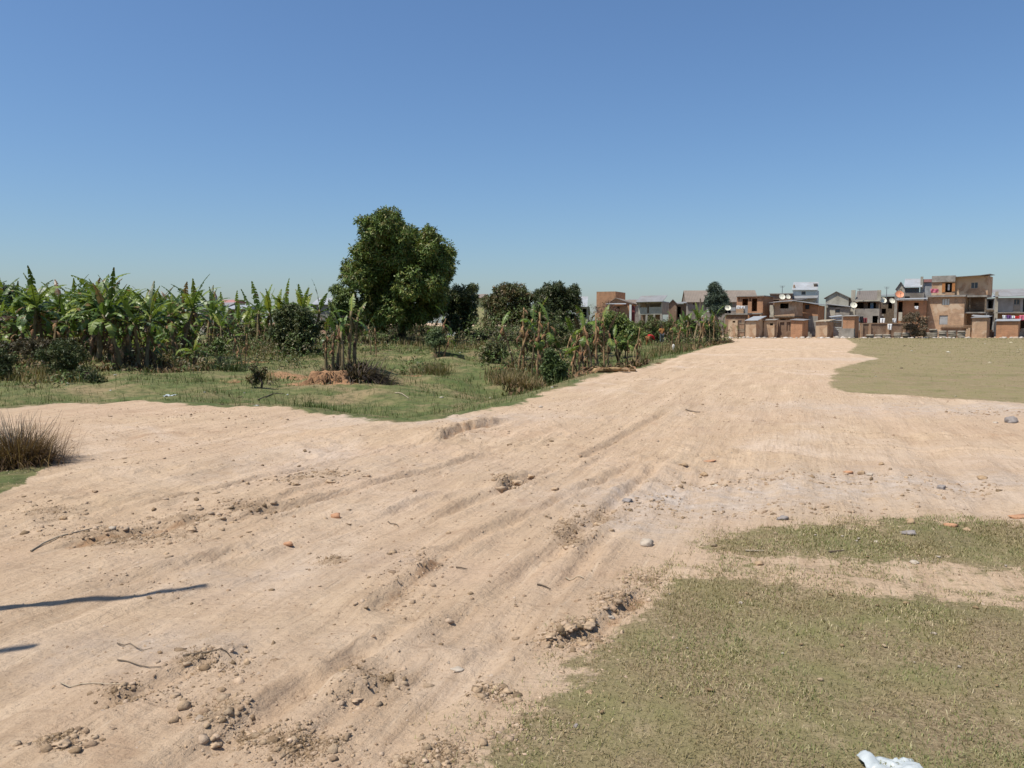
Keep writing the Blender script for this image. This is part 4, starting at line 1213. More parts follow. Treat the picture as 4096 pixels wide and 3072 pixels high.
SHRUBS = [  # name,label,u,Y,lobes,n,leaf,cols
    ('shrub', 'dark leafy shrub on the left bank before the plantation', 140, 33.0, [(120, 765, 24), (145, 755, 26), (165, 772, 22), (150, 785, 26), (128, 790, 20), (100, 760, 14)], 1900, .10, DARK),
    ('shrub', 'dark low bush at the foot of the left banana clump', 195, 29.5, [(185, 812, 22), (205, 820, 22), (170, 825, 20), (150, 815, 16), (195, 835, 18)], 1700, .085, DARK),
    ('shrub', 'dark shrub cut by the left picture edge', 10, 32.0, [(0, 770, 24), (18, 782, 18), (-12, 790, 26), (8, 800, 14)], 1100, .10, DARK),
    ('shrub', 'dark green leafy shrub at the foot of the right bank', 1195, 30.0, [(1192, 772, 18), (1205, 790, 22), (1185, 800, 18), (1208, 808, 18), (1195, 818, 16)], 1700, .12, [C(.05, .075, .022), C(.07, .10, .03), C(.085, .11, .035)]),
    ('shrub', 'shrub on the bank right of the shady hollow', 1065, 40.0, [(1060, 752, 20), (1078, 762, 20), (1052, 770, 18), (1072, 778, 18)], 1200, .13, OLIVE + DARK),
    ('shrub', 'green round bush among the banana stems near the track', 1330, 44.0, [(1318, 692, 20), (1345, 698, 22), (1330, 715, 26), (1360, 712, 22), (1345, 735, 22), (1315, 728, 18), (1375, 722, 14)], 2300, .15, FRESH + MANGO),
    ('shrub', 'wide low bush behind the bending person in red', 1420, 72.0, [(1385, 708, 16), (1410, 700, 18), (1440, 705, 18), (1465, 712, 16), (1425, 720, 18), (1400, 725, 14), (1450, 728, 14)], 2600, .16, OLIVE + FRESH),
    ('shrub', 'pale green leafy young tree before the trunk bank', 940, 47.0, [(932, 730, 14), (945, 722, 14), (955, 735, 12), (938, 742, 10)], 700, .13, [C(.11, .145, .06), C(.09, .125, .05)]),
    ('shrub', 'dry brown bush in front of the houses', 1976, 85.0, [(1962, 690, 11), (1975, 684, 12), (1990, 692, 11), (1968, 704, 12), (1984, 708, 13), (1975, 718, 12), (1992, 720, 10)], 1800, .15, [C(.15, .115, .075), C(.12, .095, .06), C(.18, .135, .085)]),
    ('shrub', 'small spindly weed bush on the pasture left of the dug bank', 560, 26.0, [(548, 795, 7), (560, 812, 12), (570, 800, 7), (545, 825, 10)], 300, .09, OLIVE),
    ('shrub', 'dusty grey green bush under the bushy trees', 1075, 62.0, [(1050, 722, 16), (1075, 718, 16), (1100, 722, 18), (1130, 722, 16), (1028, 728, 14), (1085, 735, 12)], 1700, .16, [C(.12, .11, .06), C(.09, .09, .05), C(.14, .12, .07)]),
    ('shrub', 'bush with papaya like leaves left of the two cut stems', 470, 44.0, [(468, 748, 9), (482, 752, 10), (474, 738, 8), (460, 756, 7)], 420, .16, FRESH),
    ('shrub', 'tangled brown undergrowth at the foot of the left plantation', 90, 40.0, [(60, 745, 14), (95, 742, 14), (130, 745, 14), (30, 752, 14), (85, 756, 14), (120, 760, 12), (10, 748, 12)], 1200, .13, [C(.09, .07, .04), C(.07, .065, .03), C(.11, .085, .045)]),
    ('shrub', 'undergrowth behind the plantation gap with straw colours', 500, 64.0, [(470, 712, 14), (500, 708, 16), (530, 712, 16), (560, 716, 16), (590, 714, 14), (515, 724, 14)], 1700, .16, OLIVE + [C(.15, .12, .06)]),
    ('shrub', 'undergrowth beneath the big mango, farther row', 880, 76.0, [(780, 716, 12), (815, 712, 14), (850, 714, 14), (890, 712, 14), (925, 714, 14), (960, 714, 12), (1000, 716, 14)], 2200, .16, OLIVE + [C(.16, .11, .06)]),
    ('shrub', 'low green bush left of the agave covered bank', 690, 60.0, [(676, 712, 12), (694, 706, 14), (706, 716, 12)], 700, .15, DARK),
    ('shrub', 'dark bush between stems close to the first shed', 1535, 66.0, [(1528, 702, 11), (1540, 712, 13), (1532, 722, 12), (1548, 724, 9)], 900, .14, DARK),
    ('shrub', 'scrubby bush right of the wide low one, near the track', 1490, 66.0, [(1478, 705, 12), (1495, 700, 12), (1500, 715, 12), (1484, 722, 12)], 900, .15, FRESH + OLIVE),
    ('shrub', 'dense thicket under the right bushy trees', 1180, 52.0, [(1150, 715, 16), (1180, 712, 18), (1210, 715, 20), (1240, 718, 18), (1265, 715, 18), (1225, 735, 16), (1285, 705, 16)], 2600, .15, [C(.06, .075, .03), C(.08, .085, .035)] + DARK),
    ('shrub', 'olive thicket right behind the slanting withered stems', 1262, 43.0, [(1235, 735, 16), (1255, 722, 18), (1278, 725, 18), (1290, 742, 16), (1248, 748, 16), (1270, 752, 16), (1300, 725, 14)], 2000, .13, OLIVE + DARK),
    ('shrub', 'dark thicket behind the stems under the bushy trees', 1150, 46.0, [(1120, 735, 14), (1140, 725, 16), (1160, 730, 16), (1180, 738, 16), (1200, 742, 16), (1150, 748, 14)], 1700, .13, DARK + OLIVE),
    ('shrub', 'yellowish bush between the tight clump and the short stems', 1350, 50.0, [(1338, 738, 9), (1352, 732, 10), (1364, 740, 9)], 500, .14, OLIVE + FRESH),
    ('shrub', 'far hedge mass showing between the left plants', 250, 72.0, [(-20, 690, 18), (40, 686, 18), (100, 688, 20), (160, 686, 20), (220, 688, 20), (280, 686, 20), (340, 690, 20), (400, 692, 18), (440, 696, 14)], 3400, .22, DARK + OLIVE),
]
for i, (nm, lab, u, Y, lobes, n, leaf, cols) in enumerate(SHRUBS):
    tree(nm, lab, 'bush', u, Y, lobes, n, leaf, leaf * .42, cols, 40 + i, (.03 + .0004 * Y, .35), inner=.6, spread=.8, mat='bark' if i % 2 else 'pale_bark', rag=.35, per=6)


# ------------------------------------------------------------------ clumps of long blades
def clump(name, label, cat, p, n, length, width, lean, cols, seed, radius):
    r = np.random.default_rng(seed)
    root = empty(name, p)
    tag(root, label, cat)
    xy = r.normal(0, radius, (n, 2))
    P = np.column_stack([xy, height(p.x + xy[:, 0], p.y + xy[:, 1]) - p.z - .02])
    az = np.arctan2(xy[:, 1], xy[:, 0]) + r.normal(0, .5, n)
    T = np.abs(r.normal(lean, .35, n))
    L = length * r.uniform(.55, 1.15, n)
    V, F, segs = [], [], 4
    for i in range(n):
        d = np.array([math.cos(az[i]), math.sin(az[i]), 0]); s = np.array([-d[1], d[0], 0])
        q = P[i].copy(); ang = T[i] * .35
        for k in range(segs + 1):
            w = width * (1 - k / segs) ** .7 * .5 + .0006
            V += [q - s * w, q + s * w]
            ang += T[i] * .32
            q = q + (d * math.sin(ang) + np.array([0, 0, 1]) * math.cos(ang)) * L[i] / segs
        b = i * (segs + 1) * 2
        F += [(b + 2 * k, b + 2 * k + 1, b + 2 * k + 3, b + 2 * k + 2) for k in range(segs)]
    c = np.repeat(palette(n, cols, seed, .3), (segs + 1) * 2, 0)
    tag(link('blades', np_mesh('blades', np.array(V), np.array(F), 4, False, c), root, M['grass']), kind='stuff')
    return root


TUS = [C(.115, .07, .038), C(.16, .105, .055), C(.09, .055, .035), C(.23, .16, .08), C(.13, .085, .05)]
g = ground(35, 1000)
t1 = clump('grass_tussock', 'big dry brown grass tussock at the left picture edge', 'grass tussock', Vector((g.x, g.y, hz(g.x, g.y))), 2200, .52, .007, .8, TUS, 61, .19)
r = np.random.default_rng(62)
# the reed stems standing out of it
mb = MB()
for k in range(70):
    a = r.uniform(0, 6.28); rr = r.uniform(0, .28)
    b0 = Vector((rr * math.cos(a), rr * math.sin(a), 0))
    L = r.uniform(.38, .66); ln = r.normal(0, .16), r.normal(0, .12)
    mb.tube([b0, b0 + Vector((ln[0] * .4, ln[1] * .4, L * .5)), b0 + Vector((ln[0] * 1.1, ln[1] * 1.1, L))], [.0045, .0035, .0015], 4)
mb.build('stems', M['pale_wood'], t1)
clump('spiky_clump', 'spiky dark green grass clump below the left plantation', 'plant', on(488, 37.0), 260, .95, .035, .8, [C(.05, .07, .03), C(.07, .09, .04), C(.035, .05, .02)], 63, .45)
clump('agave_clump', 'grey green strap leaves hanging over the clay bank', 'plant', on(715, 29.6), 240, .75, .04, 1.0, [C(.13, .14, .065), C(.09, .11, .045), C(.18, .16, .09)], 64, .30)
clump('dead_leaf_heap', 'dark heap of dead hanging leaves under the banana clump', 'plant', on(768, 29.3) + Vector((0, 0, .3)), 1100, 1.15, .05, 1.3, [C(.045, .035, .025), C(.07, .05, .035), C(.10, .08, .055), C(.03, .025, .02)], 65, .42)
clump('straw_tuft', 'straw coloured grass tuft on the bank, left of two', 'plant', on(1092, 32.0), 260, .7, .022, .9, [C(.26, .2, .1), C(.2, .16, .08), C(.3, .23, .13)], 66, .22)
clump('straw_tuft', 'straw coloured grass tuft on the bank, right of two', 'plant', on(1130, 31.5), 280, .75, .022, .95, [C(.27, .2, .11), C(.22, .16, .08), C(.16, .14, .06)], 67, .24)
clump('weed_tuft', 'low green weeds at the edge of the left sand', 'plant', on(690, 16.8), 260, .3, .018, .9, [C(.055, .085, .025), C(.075, .11, .03)], 68, .35)
clump('olive_mound', 'mound of rank olive grass right of the tree hollow', 'plant', on(935, 35.0), 420, .55, .02, .9, [C(.14, .13, .055), C(.18, .155, .07), C(.11, .11, .045)], 69, .5)


# ------------------------------------------------------------------ banana plants
def leaf_data(name, L, W, elev, curl, r, cols, torn=.5, segs=12):
    """arching banana leaf along +x with its lamina torn into strips"""
    V, F, Cc = [], [], []
    q = Vector((0, 0, 0)); ang = elev
    pts = [q.copy()]
    pet = max(1, int(segs * .16))
    for k in range(segs):
        q = q + Vector((math.cos(ang), 0, math.sin(ang))) * L / segs
        ang -= curl / segs * (1 + k / segs)
        pts.append(q.copy())
    base = np.array(cols[r.integers(0, len(cols))][:3]) * r.uniform(.8, 1.2)
    def add(a, b, c, d, col):
        i = len(V)
        V.extend([tuple(a), tuple(b), tuple(c), tuple(d)]); F.append((i, i + 1, i + 2, i + 3)); Cc.extend([col] * 4)
    for k in range(segs):
        a, b = pts[k], pts[k + 1]
        s = .012 + .018 * (1 - k / segs)
        add(a + Vector((0, -s, 0)), b + Vector((0, -s, 0)), b + Vector((0, s, 0)), a + Vector((0, s, 0)), base * np.array([1.5, 1.25, 1.2]))
        if k < pet: continue
        t0, t1 = (k - pet) / (segs - pet), (k + 1 - pet) / (segs - pet)
        w0 = W * .5 * min(1, 3.2 * t0 + .25) * (1 - .78 * max(0, t0 - .55) / .45)
        w1 = W * .5 * min(1, 3.2 * t1 + .25) * (1 - .78 * max(0, t1 - .55) / .45)
        for sgn in (-1, 1):
            fold = r.uniform(.15, .7); fw = r.uniform(-.25, .35) * torn
            slit = r.uniform(0, .5) * torn
            e0 = a + (b - a) * slit * .6 + Vector((fw * w0 * .5, sgn * w0 * math.cos(fold), -w0 * math.sin(fold)))
            e1 = b - (b - a) * slit * .3 + Vector((fw * w1 * .5, sgn * w1 * math.cos(fold), -w1 * math.sin(fold)))
            col = base * r.uniform(.82, 1.18)
            if r.uniform() < .05 * torn: col = np.array([.22, .15, .06])
            if sgn > 0: add(a, b, e1, e0, col)
            else: add(a, e0, e1, b, col)
    return np_mesh(name, np.array(V), np.array(F), 4, False, np.array(Cc))


GREEN = [C(.125, .19, .036), C(.09, .15, .03), C(.17, .225, .048), C(.065, .105, .027), C(.105, .17, .038)]
YELLOW = [C(.23, .26, .04), C(.17, .2, .04)]
BROWN = [C(.17, .105, .055), C(.13, .08, .045), C(.21, .14, .08), C(.10, .065, .04)]


def banana(seed, h, nleaf, ndry, L=1.9, W=.5, rad=.11, upright=.5, stem='pseudostem', young=0):
    r = np.random.default_rng(seed)
    root = empty('banana_plant')
    lean = r.normal(0, .13, 2)
    top = Vector((lean[0] * h, lean[1] * h, h))
    ax = lambda t: Vector((lean[0] * h * t ** 1.5, lean[1] * h * t ** 1.5, h * t))
    ts = [-.05, .1, .25, .42, .58, .75, .9, 1.0]
    MB().tube([ax(max(t, 0)) + Vector((0, 0, -.12 if t < 0 else 0)) + Vector((r.normal(0, .012), r.normal(0, .012), 0)) for t in ts],
              [rad * (1.3 - .6 * max(t, 0)) * r.uniform(.85, 1.15) for t in ts], 8).build('pseudostem', M[stem], root, True)
    for k in range(nleaf):
        az = k * 2.399 + r.uniform(-.5, .5)
        f = k / max(1, nleaf - 1)
        elev = (1.5 - (1 - upright) * .45) - f * r.uniform(.9, 1.5)
        me = leaf_data('leaf', L * r.uniform(.65, 1.1) * (1 - .15 * f), W * r.uniform(.7, 1.15), elev, r.uniform(.6, 1.5) * (.45 + 1.1 * f), r, GREEN if r.uniform() > .15 else (YELLOW if r.uniform() > .3 else BROWN), r.uniform(.5, 1.2))
        o = link('leaf', me, root, M['banana_leaf'])
        o.location = ax(1 - f * .16)
        o.rotation_euler = (r.uniform(-.2, .2), 0, az)
    for k in range(ndry):
        az = r.uniform(0, 6.28)
        t = r.uniform(.35, .97)
        me = leaf_data('dry_leaf', min(r.uniform(.5, .95) * L * .6, h * t * .95), W * r.uniform(.25, .5), r.uniform(-.9, .5), r.uniform(1.2, 2.4), r, BROWN, 1.0, 8)
        o = link('dry_leaf', me, root, M['dry_leaf'])
        o.location = ax(t)
        o.rotation_euler = (0, 0, az)
    return root


def place(proto, used, u, Y, sc, rz, label, group, cat='banana plant', dz=0.0):
    o = proto if not used.get(proto.name) else copy_tree(proto)
    used[proto.name] = True
    p = on(u, Y)
    o.location = p + Vector((0, 0, dz)); o.rotation_euler = (0, 0, rz); o.scale = (sc, sc, sc)
    return tag(o, label, cat, group)


used = {}
LUSH = [banana(201, 2.6, 13, 12, 1.9, .5, .085, upright=.6), banana(202, 2.2, 12, 12, 1.8, .46, .08), banana(203, 2.75, 13, 11, 2.0, .5, .09, upright=.6), banana(204, 2.3, 11, 13, 1.7, .44, .08, upright=.8), banana(205, 2.6, 12, 12, 1.9, .42, .085, upright=.95)]
YOUNG = [banana(206, 1.2, 9, 4, 1.5, .42, .06, upright=.9), banana(207, 1.0, 8, 5, 1.3, .4, .055, upright=.8)]
rp = random.Random(5)


def row(lst, protos, what, group, where, cat='banana plant'):
    lst = sorted(lst, key=lambda q: q[0])
    for i, (u, Y, s) in enumerate(lst):
        pr = protos[i % len(protos)]
        lab = ('%s %s, %s from the left %s' % ('' if False else what, 'plant' if cat == 'banana plant' else 'stem', ORD[i], where)).strip()
        place(pr, used, u, Y, s, rp.uniform(0, 6.28), lab, group, cat)


front = [(192 + 13 * k + rp.uniform(-5, 5), rp.uniform(36, 39.5), rp.uniform(.92, 1.08)) for k in range(10)]
row(front, LUSH, 'tall leafy banana', 'front clump of the left banana plantation', 'in the clump nearest the left track')
middle = [(-70 + 19 * k + rp.uniform(-8, 8), rp.uniform(44, 51), rp.uniform(.78, 1.18)) for k in range(27)]
row(middle, LUSH, 'broad leaved banana', 'middle row of the left banana plantation', 'in the plantation middle row')
row([(-30 + 19 * k + rp.uniform(-8, 8), rp.uniform(40, 54), rp.uniform(.8, 1.15)) for k in range(25)], YOUNG, 'young low', 'young banana plants under the taller ones', 'under the left plantation')
row([(-60 + 20 * k + rp.uniform(-8, 8), rp.uniform(51, 56), rp.uniform(.85, 1.25)) for k in range(26)], LUSH[::-1], 'shaggy banana', 'inner row of the left banana plantation', 'in the plantation inner row')
back = [(-60 + 28 * k + rp.uniform(-9, 9), rp.uniform(56, 63), rp.uniform(1.0, 1.22)) for k in range(18)]
row(back, LUSH, 'banana', 'back row of the left banana plantation', 'in the plantation back row')
gap = [(470, 58, .8), (505, 55, .85), (532, 62, 1.0), (556, 58, 1.0), (570, 60, 1.1), (588, 58, 1.05), (600, 63, 1.0), (545, 66, .9)]
UPR = [banana(211, 2.4, 8, 3, 2.1, .42, upright=1.0), banana(212, 2.2, 7, 4, 2.2, .4, upright=1.15)]
gap += [(452, 54, .95), (462, 61, 1.0), (485, 63, .95), (518, 66, 1.0), (526, 56, .8), (580, 66, 1.1), (612, 61, 1.1), (480, 52, .75)]
row(gap, UPR, 'upright leaved banana', 'banana plants in the gap left of the small dark tree', 'before the pale roofs')
row([(628, 60, 1.1), (646, 57, 1.15), (664, 59, 1.15), (680, 60, 1.1), (655, 63, 1.1)], UPR, 'tall feathery banana', 'banana plants behind the small dark tree', 'rising behind the small dark tree')
SPARSE = [banana(221, 1.75, 3, 7, .85, .28, .055, .8), banana(222, 1.6, 2, 8, .75, .26, .05, .7), banana(223, 1.85, 3, 7, .9, .28, .055, .6)]
row([(702, 30.4, .92), (716, 30.2, 1.0), (728, 30.5, 1.08), (741, 30.0, 1.05), (752, 30.6, 1.2), (764, 30.8, 1.1), (735, 31.4, 1.0)], SPARSE,
    'thin stemmed banana', 'banana clump on the clay bank', 'in the clump on the clay bank')
row([(1486, 66, 1.05), (1500, 64, 1.1), (1514, 65, 1.2), (1528, 66, 1.15), (1545, 68, 1.0), (1470, 68, .9)], [banana(231, 1.9, 5, 5, 1.2, .34, .08, 1.0), banana(232, 1.8, 4, 6, 1.1, .32, .08, 1.1)],
    'ragged green topped banana', 'banana plants where the track meets the houses', 'in the row beside the far track')

# cut or withered stems along the embankment
CUT = [banana(241, 1.9, 2, 8, .9, .3, .036, stem='dry_stem'), banana(242, 1.7, 3, 6, .9, .3, .034, .6, stem='dry_stem'), banana(243, 2.1, 0, 11, 1.1, .3, .04, stem='dry_stem'),
       banana(244, 1.8, 2, 5, .8, .26, .032, stem='pseudostem'), banana(245, 2.0, 2, 9, .7, .26, .036, .5, stem='dry_stem'), banana(246, 1.5, 3, 6, .9, .28, .034, .5, stem='pseudostem')]
row([(1108, 36.5, 1.0), (1120, 36.0, 1.35), (1132, 36.3, 1.35), (1150, 35.0, 1.15), (1161, 34.8, 1.5), (1172, 36.0, .9), (1184, 35.0, 1.35), (1193, 35.8, 1.2)], CUT,
    'withered banana', 'withered banana stems on the right bank', 'on the bank under the bushy trees', 'banana stem')
row([(1222, 34.5, 1.0), (1236, 33.5, 1.05), (1244, 34.2, 1.05), (1252, 33.0, 1.15), (1262, 32.5, 1.35), (1212, 36.0, 1.1)], CUT,
    'slanting withered banana', 'withered banana stems left of the leaning pale one', 'between the leafy shrub and the track', 'banana stem')
row([(1272, 28.6, .95), (1279, 28.2, 1.15), (1287, 28.4, 1.05), (1294, 29.0, .9), (1306, 29.4, 1.05), (1313, 29.8, 1.1)], CUT,
    'brown peeling banana', 'peeling banana stems nearest the track edge', 'in the tight clump at the track edge', 'banana stem')
row([(1342, 31.5, .75), (1356, 31.8, .72), (1375, 33.0, .75), (1384, 33.6, .6)], CUT, 'short dry banana', 'short dry stems beside the red clad person', 'left of the person in red', 'banana stem')
row([(1452, 50, 1.0), (1458, 51, .95), (1466, 53, .8), (1477, 55, .95), (1484, 56, .9), (1492, 57, 1.0), (1500, 58, .95), (1509, 59, 1.05), (1518, 60, 1.0), (1534, 63, 1.05), (1542, 64, 1.1), (1551, 66, 1.15), (1559, 67, 1.2), (1566, 68, 1.1)],
    CUT, 'dry brown banana', 'dry banana stems in line up to the first shed', 'in the line up to the first shed', 'banana stem')
row([(800, 48, .95), (812, 47, .85), (938, 48, .95), (948, 47.5, 1.1), (955, 47, 1.05), (520, 41, 1.0), (528, 42, .8), (505, 46, .9)], CUT, 'solitary withered banana', 'scattered stems below the big mango', 'scattered below the trees', 'banana stem')
row([(760, 70, 1.1), (790, 72, 1.1), (815, 70, 1.0), (845, 73, 1.2), (905, 72, 1.1), (930, 74, 1.1), (965, 70, 1.0), (1010, 72, 1.0), (1035, 70, 1.0)], CUT,
    'distant withered banana', 'stems behind the big mango', 'in the row behind the big mango', 'banana stem')


# brown leaf litter on the ground of the plantation and under the stems
LL = []
for (u0, u1, y0, y1, cnt) in ((-80, 450, 35, 62, 16000), (1085, 1275, 30, 40, 3500), (1265, 1400, 27, 35, 1500), (1440, 1580, 48, 70, 3000), (450, 720, 50, 66, 3500), (700, 1050, 58, 78, 5000), (690, 790, 28, 32, 1500)):
    r = np.random.default_rng(int(u0 + y0 + 500))
    yy = r.uniform(y0, y1, cnt); xx = (r.uniform(u0, u1, cnt) - 1106) / 1736.2 * yy
    keep = (sdf_poly(xx, yy, PASTURE) < -.2) & (r.uniform(0, 1, cnt) < .25 + .75 * smooth(fbm(xx * .6, yy * .6, 3, 44), -.1, .12))
    LL.append(np.column_stack([xx[keep], yy[keep]]))
LL = np.concatenate(LL); n = len(LL)
blades('leaf_litter', np.column_stack([LL, height(LL[:, 0], LL[:, 1]) + .01]), RNG.uniform(.12, .5, n), RNG.uniform(.04, .13, n), RNG.uniform(.5, 1.5, n),
       palette(n, [C(.15, .095, .05), C(.10, .065, .035), C(.20, .14, .075), C(.07, .05, .03), C(.09, .09, .035)], 88, .3), M['dry_leaf'], 'brown litter of dead leaves under the banana plants')


# low scrub and weeds that make the banks and the thicket floor untidy
lob = []
for (u0, u1, y0, y1, cnt, h) in ((-60, 460, 33, 42, 60, .30), (-60, 460, 42, 60, 70, .5), (420, 720, 40, 66, 110, .45), (690, 1060, 49, 60, 50, .32), (690, 1060, 60, 80, 120, .7),
                              (1040, 1300, 33, 44, 60, .38), (1040, 1300, 44, 66, 140, .8), (1265, 1330, 29, 36, 18, .26), (1300, 1480, 66, 84, 70, .7), (1440, 1580, 50, 76, 75, .5), (880, 990, 33, 37, 16, .25),
                              (560, 700, 27, 33, 14, .18), (0, 200, 27, 31, 18, .2)):
    r = np.random.default_rng(int(u0 + y0 * 3 + 900))
    yy = r.uniform(y0, y1, cnt); uu = r.uniform(u0, u1, cnt); xx = (uu - 1106) / 1736.2 * yy
    keep = (sdf_poly(xx, yy, PASTURE) < -.5) & ~((np.abs(uu - 1412) < 32) & (yy < 70)) & ~((np.abs(uu - 1003) < 62) & (yy < 50)) & (vnoise(xx * .35, yy * .35, 55) > .32)
    zz = height(xx, yy)
    for x, y, z, k in zip(xx, yy, zz, keep):
        if not k: continue
        hh = 1.3 * h * math.exp(r.normal(0, .4)); w = hh * r.uniform(.8, 1.8)
        lob.append((x, y, z + hh * .35, w, w, hh))
me = crown_mesh('undergrowth', lob, 24000, .17, .06, [C(.075, .085, .03), C(.11, .11, .042), C(.15, .12, .06), C(.06, .075, .025), C(.10, .15, .04), C(.12, .16, .045), C(.17, .14, .075), C(.09, .13, .035)], 77, 5, .3, .7, .35)
tag(link('undergrowth', me, None, M['leaf']), 'untidy olive and brown weeds on the banks and among the stems', None, None, 'stuff')

# trees on the plain beyond the settlement
lob = []
r = np.random.default_rng(99)
for k in range(46):
    a = r.uniform(-.2, 1.5); d = r.uniform(190, 320)
    x, y = d * math.sin(a), d * math.cos(a)
    if y > 90 and x / y < .5: continue
    h = r.uniform(2.5, 5)
    lob.append((x, y, h * .6, h * r.uniform(1, 2.2), h * 1.4, h))
me = crown_mesh('distant_trees', lob, 5000, .9, .4, DARK + OLIVE, 98, 4, .3, .5, .3)
tag(link('distant_trees', me, None, M['leaf']), 'far line of trees on the plain beyond the right houses', None, None, 'stuff')


# ================================================================== BUILDINGS
# photo crops the measurements below were read in (crop pixel -> photo pixel)
def RZ(ox, oy, k): return lambda px, py: (ox + px * k, oy + py * k)


R2 = RZ(700, 1000, .3617)
R4 = RZ(1800, 1050, .3617)
R5 = RZ(2300, 1080, .2712)
R6 = RZ(2850, 1080, .20344)
R7 = RZ(3250, 1080, .20344)
R8 = RZ(3646, 1080, .20344)
KY = CP + SP * (CV - 1270) / FPX


class Fac:
    """a facade standing at distance Y, turned by th; photo rectangles become metres along it and up"""
    def __init__(self, name, label, R, pu, Y, th, cat='house', group=None):
        self.R, self.Y, self.th = R, Y, math.radians(th)
        u = R(pu, 0)[0]
        self.x0 = (u - CU) / FPX / KY * Y
        self.base = hz(self.x0, Y)
        self.root = empty(name, (self.x0, Y, self.base), self.th)
        tag(self.root, label, cat, group, 'thing')

    def s(self, pu, dy=0.0):
        k = (self.R(pu, 0)[0] - CU) / FPX / KY
        c, sn = math.cos(self.th), math.sin(self.th)
        x0, Y0 = self.x0 - dy * sn, self.Y + dy * c
        return (k * Y0 - x0) / (c - k * sn)

    def z(self, pu, pv, dy=0.0):
        s = self.s(pu, dy)
        Y = self.Y + dy * math.cos(self.th) + s * math.sin(self.th)
        u, v = self.R(pu, pv)
        return at(u, v, Y).z - self.base

    def rect(self, r, dy=0.0):
        um = (r[0] + r[2]) / 2
        return self.s(r[0], dy), self.s(r[2], dy), self.z(um, r[3], dy), self.z(um, r[1], dy)

    def box(self, name, r, y0, y1, mat, parent=None, ground_=False):
        a, b, c, d = self.rect(r, y0)
        if ground_: c = -.25
        return MB().box(a, b, y0, y1, c, d).build(name, M[mat], parent or self.root)

    def shell(self, r, depth, mat, holes=(), y0=0.0, name='wall', ground_=True, t=.18, zt_right=None, top=True):
        """hollow block: a front with real openings, plain sides and back; zt_right makes a sloping top"""
        a, b, c, d = self.rect(r, y0)
        d2 = d if zt_right is None else self.z(r[2], zt_right, y0)
        if ground_: c = -.25
        topz = lambda x: d + (d2 - d) * (x - a) / (b - a)
        hs = []
        for h in holes:
            q = self.rect(h, y0)
            hs.append((max(q[0], a + .05), min(q[1], b - .05), max(q[2], c), min(q[3], min(topz(q[0]), topz(q[1])) - .04)))
        xs = sorted({a, b} | {q[0] for q in hs} | {q[1] for q in hs})
        zs = sorted({c} | {q[2] for q in hs} | {q[3] for q in hs})
        mb = MB()
        for i in range(len(xs) - 1):
            for j in range(len(zs)):
                x0, x1 = xs[i], xs[i + 1]
                z0 = zs[j]
                last = j == len(zs) - 1
                if any(q[0] - 1e-6 <= x0 and x1 <= q[1] + 1e-6 and q[2] - 1e-6 <= z0 and not last and zs[j + 1] <= q[3] + 1e-6 for q in hs): continue
                za, zb_ = (topz(x0), topz(x1)) if last else (zs[j + 1], zs[j + 1])
                mb.hexa([(x0, y0, z0), (x1, y0, z0), (x1, y0 + t, z0), (x0, y0 + t, z0), (x0, y0, za), (x1, y0, zb_), (x1, y0 + t, zb_), (x0, y0 + t, za)])
        y1 = y0 + depth
        mb.hexa([(a, y0 + t, c), (a + t, y0 + t, c), (a + t, y1, c), (a, y1, c), (a, y0 + t, d), (a + t, y0 + t, d), (a + t, y1, d), (a, y1, d)])
        mb.hexa([(b - t, y0 + t, c), (b, y0 + t, c), (b, y1, c), (b - t, y1, c), (b - t, y0 + t, d2), (b, y0 + t, d2), (b, y1, d2), (b - t, y1, d2)])
        mb.hexa([(a + t, y1 - t, c), (b - t, y1 - t, c), (b - t, y1, c), (a + t, y1, c), (a + t, y1 - t, d), (b - t, y1 - t, d2), (b - t, y1, d2), (a + t, y1, d)])
        if top:
            mb.hexa([(a + t, y0 + t, d - .12), (b - t, y0 + t, d2 - .12), (b - t, y1 - t, d2 - .12), (a + t, y1 - t, d - .12),
                     (a + t, y0 + t, d - .03), (b - t, y0 + t, d2 - .03), (b - t, y1 - t, d2 - .03), (a + t, y1 - t, d - .03)])
        return mb.build(name, M[mat], self.root)

    def sheet(self, p0, p1, y0, y1, rise, mat, name='roof', th=.05, over=0.0, parent=None):
        """roof sheet: front edge from photo point p0 to p1 at depth y0, back edge raised by rise at y1"""
        a, b = self.s(p0[0], y0) - over, self.s(p1[0], y0) + over
        za, zb_ = self.z(p0[0], p0[1], y0), self.z(p1[0], p1[1], y0)
        return MB().hexa([(a, y0, za - th), (b, y0, zb_ - th), (b, y1, zb_ + rise - th), (a, y1, za + rise - th),
                          (a, y0, za), (b, y0, zb_), (b, y1, zb_ + rise), (a, y1, za + rise)]).build(name, M[mat], parent or self.root)

    def gable_x(self, r, depth, mat, y0=-.3, inset=0.0):
        """roof with its ridge along the facade; r = ridge and eave lines in the photo"""
        a, b = self.s(r[0], y0), self.s(r[2], y0)
        ze = self.z((r[0] + r[2]) / 2, r[3], y0)
        ym = y0 + depth / 2
        zr = self.z((r[0] + r[2]) / 2, r[1], ym)
        mb = MB()
        t = .06
        mb.hexa([(a, y0, ze - t), (b, y0, ze - t), (b - inset, ym, zr - t), (a + inset, ym, zr - t), (a, y0, ze), (b, y0, ze), (b - inset, ym, zr), (a + inset, ym, zr)])
        mb.hexa([(a + inset, ym + .002, zr - t), (b - inset, ym + .002, zr - t), (b, y0 + depth, ze - t), (a, y0 + depth, ze - t), (a + inset, ym + .002, zr), (b - inset, ym + .002, zr), (b, y0 + depth, ze), (a, y0 + depth, ze)])
